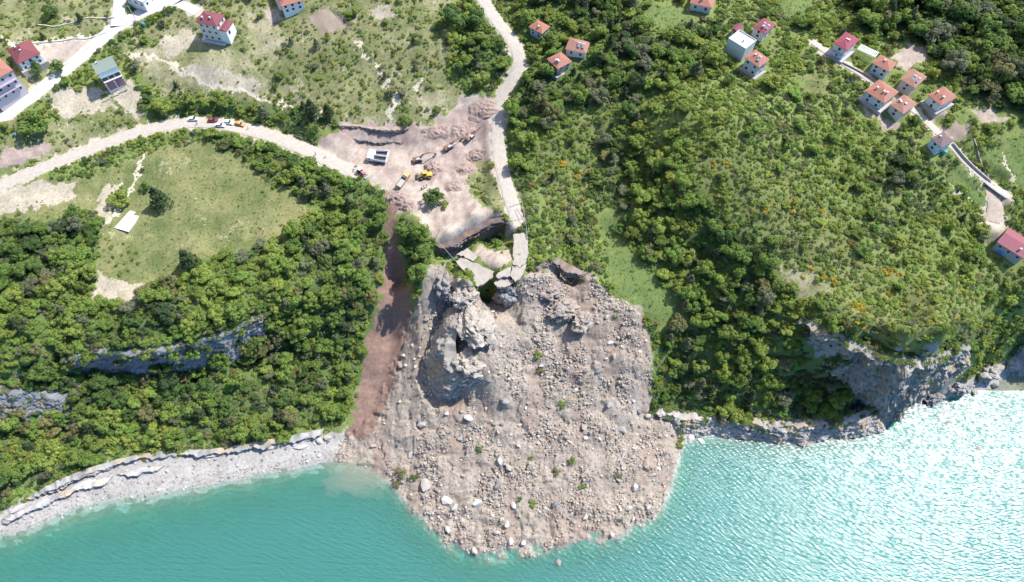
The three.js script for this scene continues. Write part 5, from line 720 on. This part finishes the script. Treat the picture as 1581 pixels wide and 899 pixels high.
for (let k = 0; k < 6; k++) {   // all are built one metre in crown radius
  const r = mulberry(500 + k);
  const b = [[(r() - 0.5) * 0.3, 1.05, (r() - 0.5) * 0.3, 0.5, 0.8, 120]], lop = r() * 6.28, n = 11 + Math.floor(r() * 5);
  for (let i = 0; i < n; i++) { const a = i * 2.4 + r() * 1.2, q = (0.3 + 0.5 * r()) * (1 + 0.25 * Math.cos(a - lop)), w = 0.18 + 0.3 * r() * r() + 0.08; b.push([Math.cos(a) * q, 0.55 + (1.15 - q * 0.6) * r() + 0.2, Math.sin(a) * q, w, 0.75 + 0.3 * r(), Math.round(30 + 330 * w * w)]); }
  crowns.broadleaf_tree.push(leafCloud(b, 0.105, 600 + k)); stems.broadleaf_tree.push(trunkGeo(1.1, 0.07, 650 + k));
  const s = [[0, 0.42, 0, 0.52, 0.8, 70]]; for (let i = 0; i < 5; i++) { const a = i * 1.3 + r(), q = 0.45 + 0.25 * r(); s.push([Math.cos(a) * q, 0.28 + 0.3 * r(), Math.sin(a) * q, 0.28 + 0.18 * r(), 0.85, 42]); }
  crowns.shrub.push(leafCloud(s, 0.14, 700 + k)); stems.shrub.push(trunkGeo(0.4, 0.05, 750 + k, 3));
  const p = []; for (let i = 0; i < 7; i++) { const y = 0.6 + i * 0.32, w = 0.85 * (1 - i / 7.6); for (let j = 0; j < (i < 5 ? 4 : 2); j++) { const a = j * 1.57 + i * 0.7 + r(); p.push([Math.cos(a) * w * 0.6, y + 0.12 * r(), Math.sin(a) * w * 0.6, w * 0.45 + 0.07, 0.5, 36]); } } p.push([0, 2.75, 0, 0.16, 1.4, 14]);
  crowns.pine_tree.push(leafCloud(p, 0.11, 800 + k)); stems.pine_tree.push(trunkGeo(2.4, 0.07, 850 + k, 5));
}
const LEAF = [[0.082, 0.122, 0.046], [0.122, 0.195, 0.046], [0.185, 0.268, 0.055], [0.245, 0.33, 0.065], [0.31, 0.37, 0.075], [0.23, 0.225, 0.085], [0.21, 0.225, 0.12], [0.5, 0.38, 0.04]];
const leafWord = ['very dark', 'dark green', 'mid-green', 'fresh green', 'yellow-green', 'olive', 'grey-green', 'yellow-flowering'];
const leafM = LEAF.map(([r, g, b]) => mat(r, g, b, { roughness: 1, transmission: 0.48, thickness: 0, specularIntensity: 0.25, side: THREE.DoubleSide })), leafWhite = mat(1, 1, 1, { roughness: 1, transmission: 0.48, thickness: 0, specularIntensity: 0.25, side: THREE.DoubleSide }), bark = mat(0.13, 0.1, 0.075);
const GOLD = 2.39996;
const clear = (x, z, m = 0) => { for (const [cx, cz, t, a, b] of FOOT) { const dx = x - cx, dz = z - cz, c = Math.cos(t), s = Math.sin(t); if (Math.abs(dx * c - dz * s) < a + m && Math.abs(dx * s + dz * c) < b + m) return false; } return true; };
const plants = { broadleaf_tree: [], shrub: [], pine_tree: [] };
const put = (kind, x, z, r, tone, label) => { const y = H(x, z); if (y > 0.3 || label) plants[kind].push({ x, z, y: y - 0.1 * r, r, tone, label, turn: rnd() * 6.28, form: Math.floor(rnd() * 6) }); };
// the trees and bushes that stand out
for (const [p, kind, r, tone, label] of [
  [[-146.6, -176.7], 'pine_tree', 5.2, 0, 'large dark pine casting a round shadow on the meadow'], [[-129.3, -148.8], 'pine_tree', 4.6, 0, 'dark pine at the lower meadow edge'], [[-163.7, -178.6], 'broadleaf_tree', 4.6, 4, 'round yellow-green tree above the white slab'], [[-155.2, -185], 'broadleaf_tree', 2.4, 2, 'small tree between the yellow-green tree and the dark pine'],
  [[-204.1, -210.1], 'broadleaf_tree', 6, 2, 'big round green tree in the garden under the village road'], [[-31.8, -175.6], 'broadleaf_tree', 4.6, 1, 'dark tree left standing in the bare work yard'], [[-28, -173.5], 'shrub', 2.4, 3, 'fresh green bush beside the dark yard tree'],
  [[-86.1, -216.2], 'pine_tree', 4.2, 0, 'dark pine on the bank above the road end'], [[-78.9, -215.3], 'pine_tree', 3.4, 0, 'smaller dark pine on the bank above the road end'], [[-25.6, -252], 'broadleaf_tree', 5.6, 1, 'large dark tree in the clump by the upper road'], [[-15.7, -253.2], 'broadleaf_tree', 5, 1, 'large dark tree at the outer bend of the upper road'],
  [[15, -226.3], 'broadleaf_tree', 4.8, 2, 'rounded tree beside the house nearest the bend'], [[-4.3, -232.9], 'broadleaf_tree', 4, 3, 'bright tree on the inner side of the upper road'], [[-12.7, -226.5], 'broadleaf_tree', 3.6, 4, 'yellow-green tree above the bare cut'],
  [[-198.8, -236.7], 'broadleaf_tree', 3.6, 2, 'garden tree in front of the dark red house'], [[-208.3, -235.5], 'broadleaf_tree', 3.4, 1, 'dark garden tree under the dark red house wall'], [[-198.5, -227.9], 'shrub', 2.2, 1, 'dark bush on the verge of the white road'], [[-207.5, -263.4], 'broadleaf_tree', 3.4, 1, 'dark tree on the bare garden terrace'],
  [[-38.4, -50.7], 'shrub', 1.5, 2, 'lone green bush sticking out of the turquoise water'], [[10.2, -115.4], 'shrub', 2.2, 3, 'fresh green bush carried down in the upper rubble'], [[10.9, -110.1], 'shrub', 1.8, 5, 'olive bush below the bush in the upper rubble'], [[19.8, -97.6], 'shrub', 1.9, 3, 'bright bush alone in the mid rubble'],
  [[23.4, -77.6], 'shrub', 1.9, 2, 'green bush in the lower rubble between boulders'], [[7.5, -78.4], 'shrub', 1.2, 2, 'small bush beside the red earth streak'], [[27, -68.5], 'shrub', 1.7, 3, 'bright bush low on the slide'], [[41.1, -73], 'shrub', 1.9, 5, 'olive bush near the rounded pale boulder'], [[8.1, -62.3], 'shrub', 2, 3, 'bush over the toe of the slide'],
  [[17.5, -73.3], 'shrub', 1.8, 5, 'dull bush in the middle of the lower rubble'], [[3.1, -63.7], 'shrub', 1.2, 1, 'small dark bush by the pale boulder'], [[-43.5, -74.2], 'shrub', 2.4, 5, 'olive bush at the turquoise water, largest of three'], [[-45.4, -70.5], 'shrub', 2, 5, 'olive bush reaching over the turquoise water'], [[-38.4, -72.5], 'shrub', 1.8, 1, 'dark bush behind the two waterside bushes'],
  [[-12.8, -81.6], 'shrub', 1.5, 2, 'green bush beside the grey upright boulder'], [[40.8, -127.7], 'shrub', 1.2, 3, 'tiny bush on the pale upper slide'], [[28.3, -142.6], 'shrub', 1.8, 5, 'dry bush on the lip of the scarp hollow'],
  [[-6.8, -161.2], 'shrub', 2.6, 2, 'green bush on the sunken block beside the broken road'], [[-3.6, -162], 'shrub', 2.2, 3, 'bright bush on the sunken block'], [[-10.3, -158.3], 'shrub', 1.8, 1, 'dark bush on the edge of the sunken block'], [[-1.4, -156.4], 'shrub', 1.6, 4, 'yellow-green bush on the sunken block'],
  [[-43.8, -161.7], 'broadleaf_tree', 4, 2, 'tree on the block beside the brown chute, uppermost'], [[-37.2, -158.7], 'broadleaf_tree', 4.2, 2, 'tree at the yard edge of the block beside the chute'], [[-42.6, -154.9], 'broadleaf_tree', 4.4, 1, 'dark tree in the middle of the block beside the chute'], [[-35.1, -150.6], 'broadleaf_tree', 4, 2, 'tree at the slide edge of the block beside the chute'], [[-35.6, -140.8], 'broadleaf_tree', 4, 2, 'lowest tree of the block beside the chute'], [[-54, -167.1], 'broadleaf_tree', 4.6, 2, 'tall tree leaning to the chute head'], [[-54.7, -173.3], 'broadleaf_tree', 4, 2, 'tree at the hedge end above the chute'],
]) put(kind, p[0], p[1], r, tone, label);
for (const [x, z] of [[-162.1,-152.4],[-159,-153.6],[-156.1,-154.8],[-159.9,-148.4],[-156.8,-149.6],[-153.8,-151.1],[-157.6,-145],[-154.6,-146.5],[-152.9,-154.3],[-151.4,-149.7],[-163.9,-157],[-159.6,-158.9]]) put('shrub', x, z, rr(0.6, 1.2), 1 + Math.floor(rnd() * 2));
const tones = { light: [2, 3, 3, 4, 4, 3], mid: [1, 2, 2, 3, 3, 5, 6], dark: [0, 1, 1, 2, 2, 6], dry: [5, 6, 2, 3, 4, 3] };
{
  const r = mulberry(2024), steep = (x, z) => Math.hypot(base(x + 1, z) - base(x - 1, z), base(x, z + 1) - base(x, z - 1)) / 2;
  const pick = (a) => a[Math.floor(r() * a.length)];
  const RULE = {   // per cover: [chance of a tree on a 4.2 m lattice, tree radius, chance of a shrub on a 2.1 m lattice, shrub radius, pines]
    [WOOD]: [0.85, 1.2, 4.1, 1.2, 0.7, 2, 0.12], [FOREST]: [0.95, 2.2, 5.8, 0.7, 0.9, 2, 0.05], [SHRUB]: [0.18, 1.3, 3.2, 1.6, 0.55, 1.9, 0.04], [SPARSE]: [0.07, 1.4, 2.6, 0.55, 0.5, 1.5, 0.2], [HEATH]: [0.09, 1.3, 2.4, 1.35, 0.6, 1.7, 0.05],
    [DRY]: [0, 1, 1, 0.1, 0.4, 1, 0], [MEADOW]: [0.006, 1, 1.8, 0.09, 0.3, 0.8, 0], [LUSH]: [0, 1, 1, 0.14, 0.25, 0.8, 0], [BARE]: [0, 1, 1, 0.006, 0.3, 0.7, 0], [PALE]: [0, 1, 1, 0.05, 0.3, 0.8, 0], [ROCK]: [0.03, 1.2, 2, 0.22, 0.4, 1.1, 0.3], [SLIDE]: [0, 1, 1, 0.002, 0.3, 0.8, 0], [SOIL]: [0, 1, 1, 0.05, 0.3, 0.8, 0],
  };
  const walk = (step, fn) => { for (let z = Z0 - 42; z < -22; z += step) for (let x = X0 - 50; x < X1 + 50; x += step) { const px = x + (r() - 0.5) * step * 1.1, pz = z + (r() - 0.5) * step * 1.1, id = coverAt(px + n2(px * 0.2, pz * 0.2) * 1.4 + n2(px * 0.06, pz * 0.06) * 3, pz + n2b(px * 0.2, pz * 0.2) * 1.4 + n2b(px * 0.06, pz * 0.06) * 3), here = coverAt(px, pz); if (!RULE[id] || [SLIDE, CHUTE, BARE, SOIL, BEACH, PLOT].includes(here)) continue; const s = steep(px, pz), n = Math.min(4, Math.floor(Math.sqrt(1 + s * s) + r())); for (let k = 0; k < Math.max(1, n); k++) fn(k ? px + (r() - 0.5) * step : px, k ? pz + (r() - 0.5) * step : pz, RULE[id], id); } };
  const tonesFor = (x, z, id) => { const v = n2b(x * 0.018, z * 0.018) + 0.5 * n2(x * 0.05, z * 0.05); return id === FOREST ? (r() < 0.5 ? tones.dark : tones.mid) : id === HEATH || id === SPARSE ? (v > -0.1 ? tones.light : tones.dry) : v > 0.15 ? tones.light : v < -0.45 ? tones.dark : tones.mid; };
  walk(3.7, (x, z, R, id) => {
    if (r() > R[0]) return; const s = steep(x, z); if (s > 6 || nearRoad(x, z)[0] < 2.2 || !clear(x, z, 1.6)) return;
    const pine = r() < R[6], rad = lerp(R[1], R[2], Math.pow(r(), 1.5)); if (plants.pine_tree.concat(plants.broadleaf_tree.slice(0, 20)).some((p) => p.label && Math.hypot(p.x - x, p.z - z) < p.r + rad * 0.6)) return;
    put(pine ? 'pine_tree' : 'broadleaf_tree', x, z, pine ? rad * 0.8 : rad, pine ? (r() < 0.6 ? 0 : 6) : pick(tonesFor(x, z, id)));
  });
  walk(1.6, (x, z, R, id) => {
    if (r() > R[3] * clamp(0.78 + 0.5 * n2(x * 0.09, z * 0.09), 0.3, 1) || steep(x, z) > 8 || nearRoad(x, z)[0] < 0.9 || !clear(x, z, 0.3)) return;
    const gorse = id === HEATH && n2(x * 0.08 + 30, z * 0.08) > 0.5 && r() < 0.3;
    put('shrub', x, z, lerp(R[4], R[5], Math.pow(r(), 1.7)), gorse ? 7 : pick(tonesFor(x, z, id)));
  });
}
for (const [x, y, z] of ledges) { const r = rr(0.5, 1.5); plants.shrub.push({ x, z, y, r, tone: [1, 2, 3, 5, 6][Math.floor(rnd() * 5)], turn: rnd() * 6.28, form: Math.floor(rnd() * 6) }); }
for (const [x, z, y, wood, lip] of rims) { const r = wood ? rr(1.6, 2.9) : lip ? rr(0.5, 1.5) : rr(0.8, 1.9); if (lip && rnd() < 0.25) continue; plants[wood ? 'broadleaf_tree' : 'shrub'].push({ x, z, y: lip ? y - 0.3 : Math.max(y, H(x, z)) - 0.6 - (wood ? 0.6 : 0), r, tone: [1, 2, 2, 3, 5][Math.floor(rnd() * 5)], turn: rnd() * 6.28, form: Math.floor(rnd() * 6) }); }
for (const [x, z, y] of feet) plants.broadleaf_tree.push({ x, z, y: y - 0.5, r: rr(1.4, 3.4), tone: [1, 2, 3, 3, 5][Math.floor(rnd() * 5)], turn: rnd() * 6.28, form: Math.floor(rnd() * 6) });
const ANCHORS = [[-203.8, -258.5, 'in the corner village gardens'], [-187.1, -215, 'on the bank above the main road'], [-140.7, -241.3, 'on the dry slope under the maroon-roofed house'], [-106.6, -250.7, 'on the scrub by the brown plot'], [-65.2, -234, 'on the scrub hillside over the yard'], [-125.9, -221.3, 'in the hedge over the parked cars'], [-28.2, -236.9, 'beside the upper road'], [-197.7, -172.5, 'by the pale field under the main road'], [-103.6, -198.8, 'in the hedge under the main road'], [-187.2, -143.1, 'in the wood beside the meadow'], [-124.8, -131.3, 'between meadow and layered cliff'], [-84.7, -154.7, 'in the wood below the meadow hedge'], [-66, -136.1, 'at the edge of the brown chute'], [-141.8, -103.6, 'on the bench under the layered cliff'], [-95.5, -104.6, 'on the lower bench by the chute foot'], [-182.1, -83.5, 'above the pebble beach end'],
  [19.5, -244, 'around the three houses at the bend'], [13.3, -189.5, 'on the slope beside the upper road'], [37.4, -207.9, 'on the green slope below the three houses'], [57.5, -239.1, 'on the upper slope between the hamlets'], [57.1, -172.5, 'in the dark gully'], [80.9, -137.3, 'in the gully wood beside the lush strip'], [85.1, -108.7, 'in the wood over the cove'], [119.9, -109.7, 'under the headland cliff'], [89.5, -171.7, 'on the gorse heath'], [100.7, -205, 'below the tall white block'], [126.3, -183, 'on the slope under the village row'], [152.6, -159.6, 'on the slope under the sky blue house'], [136.7, -130.3, 'on the headland heath'], [174.4, -135.4, 'below the barn'], [138.7, -244.3, 'above the crimson villa'], [177.1, -230.5, 'in the forest behind the village'], [189.9, -185.7, 'in the fields beyond the lane'], [15.5, -157.5, 'on the rim over the slide'], [117.2, -211.4, 'between the two hamlets of houses']];
const nearWhat = (x, z) => { let b = 1e9, w = ''; for (const [ax, az, t] of ANCHORS) { const d = Math.hypot(ax - x, az - z); if (d < b) { b = d; w = t; } } return w; };
const NICE = { broadleaf_tree: 'tree', shrub: 'bush', pine_tree: 'pine' }, tree0 = new Map(), SIZE = { broadleaf_tree: (r) => r > 4 ? 'towering' : r > 3.2 ? 'big' : 'mid-sized', shrub: (r) => r > 2 ? 'big' : 'low', pine_tree: (r) => r > 2.2 ? 'tall' : 'small' };
for (const kind of Object.keys(plants)) {
  const all = plants[kind]; all.forEach((p) => { const q = place(p.x, p.y + p.r, p.z); p.u = q[0]; p.v = q[1]; p.seen = q[2]; });
  const order = all.filter((p) => p.seen).sort((a, b) => (b.label ? 99 : b.r) - (a.label ? 99 : a.r)).slice(0, 300), one = new Set(order);
  for (const p of order) {
    const key = kind + p.form + p.tone; let t;
    if (tree0.has(key)) { t = tree0.get(key).clone(); t.name = numbered(kind); scene.add(t); t.userData = {}; }
    else { t = new THREE.Group(); t.name = numbered(kind); scene.add(t); mesh(kind === 'shrub' ? 'stem' : 'trunk', stems[kind][p.form], bark, t); mesh(kind === 'shrub' ? 'foliage' : 'crown', crowns[kind][p.form], leafM[p.tone], t); tree0.set(key, t); }
    const where = nearWhat(p.x, p.z);
    tag(t, p.label ?? '', kind === 'shrub' ? 'bush' : 'tree', p.label ? undefined : `${NICE[kind]}s ${where}`);
    if (!p.label) named(t, `${SIZE[kind](p.r)} ${leafWord[p.tone]} ${NICE[kind]} ${where}`, p.u);
    t.position.set(p.x, p.y, p.z); t.rotation.y = p.turn; const tall = kind === 'pine_tree' ? p.r * 0.85 : p.r * rr(0.6, 0.95); t.scale.set(p.r, tall, p.r);
  }
  for (let f = 0; f < 6; f++) {
    const list = all.filter((p) => !one.has(p) && p.form === f).map((p) => { const j = rr(0.75, 1.3), c = LEAF[p.tone]; return { x: p.x, y: p.y, z: p.z, b: p.turn, sx: p.r * rr(0.8, 1.2), sy: p.r * rr(0.5, 0.95), sz: p.r * rr(0.85, 1.15), col: [c[0] * j * rr(0.9, 1.15), c[1] * j, c[2] * j] }; });
    if (list.length) scatter({ broadleaf_tree: 'woodland', shrub: 'undergrowth', pine_tree: 'pine_woodland' }[kind], crowns[kind][f], leafWhite, list, { broadleaf_tree: 'dense wood of leafy crowns on the hillside', shrub: 'thick undergrowth of bushes on the hillside', pine_tree: 'dark pines mixed into the hillside wood' }[kind]);
  }
}
{ // grass
  const r = mulberry(66), g = leafCloud([[0, 0.1, 0, 0.5, 0.35, 9]], 0.2, 5), list = [];
  const cols = { [MEADOW]: [0.14, 0.165, 0.042], [LUSH]: [0.13, 0.2, 0.035], [DRY]: [0.24, 0.23, 0.1], [SPARSE]: [0.16, 0.17, 0.05], [HEATH]: [0.17, 0.16, 0.055], [SHRUB]: [0.1, 0.14, 0.035], [PALE]: [0.2, 0.2, 0.09] }, rate = { [MEADOW]: 0.5, [LUSH]: 0.8, [DRY]: 0.4, [SPARSE]: 0.45, [HEATH]: 0.4, [SHRUB]: 0.3, [PALE]: 0.12 };
  for (let i = 0; i < 90000; i++) { const x = rr(-225, 225, r), z = rr(-290, -60, r), id = coverAt(x, z); if (!(r() < rate[id]) || nearRoad(x, z)[0] < 0.5 || !clear(x, z)) continue; const s = rr(0.35, 0.9, r), j = rr(0.75, 1.25, r); list.push({ x, z, y: H(x, z) - 0.02, sx: s, sy: s * rr(0.5, 1, r), b: r() * 6.28, col: cols[id].map((c) => c * j) }); }
  scatter('grass', g, leafWhite, list, 'rough grass of the meadows and clearings');
}
nameAlike();
console.log('plants', Object.entries(plants).map(([k, v]) => k + ' ' + v.length).join(', '));
renderer.render(scene, camera);
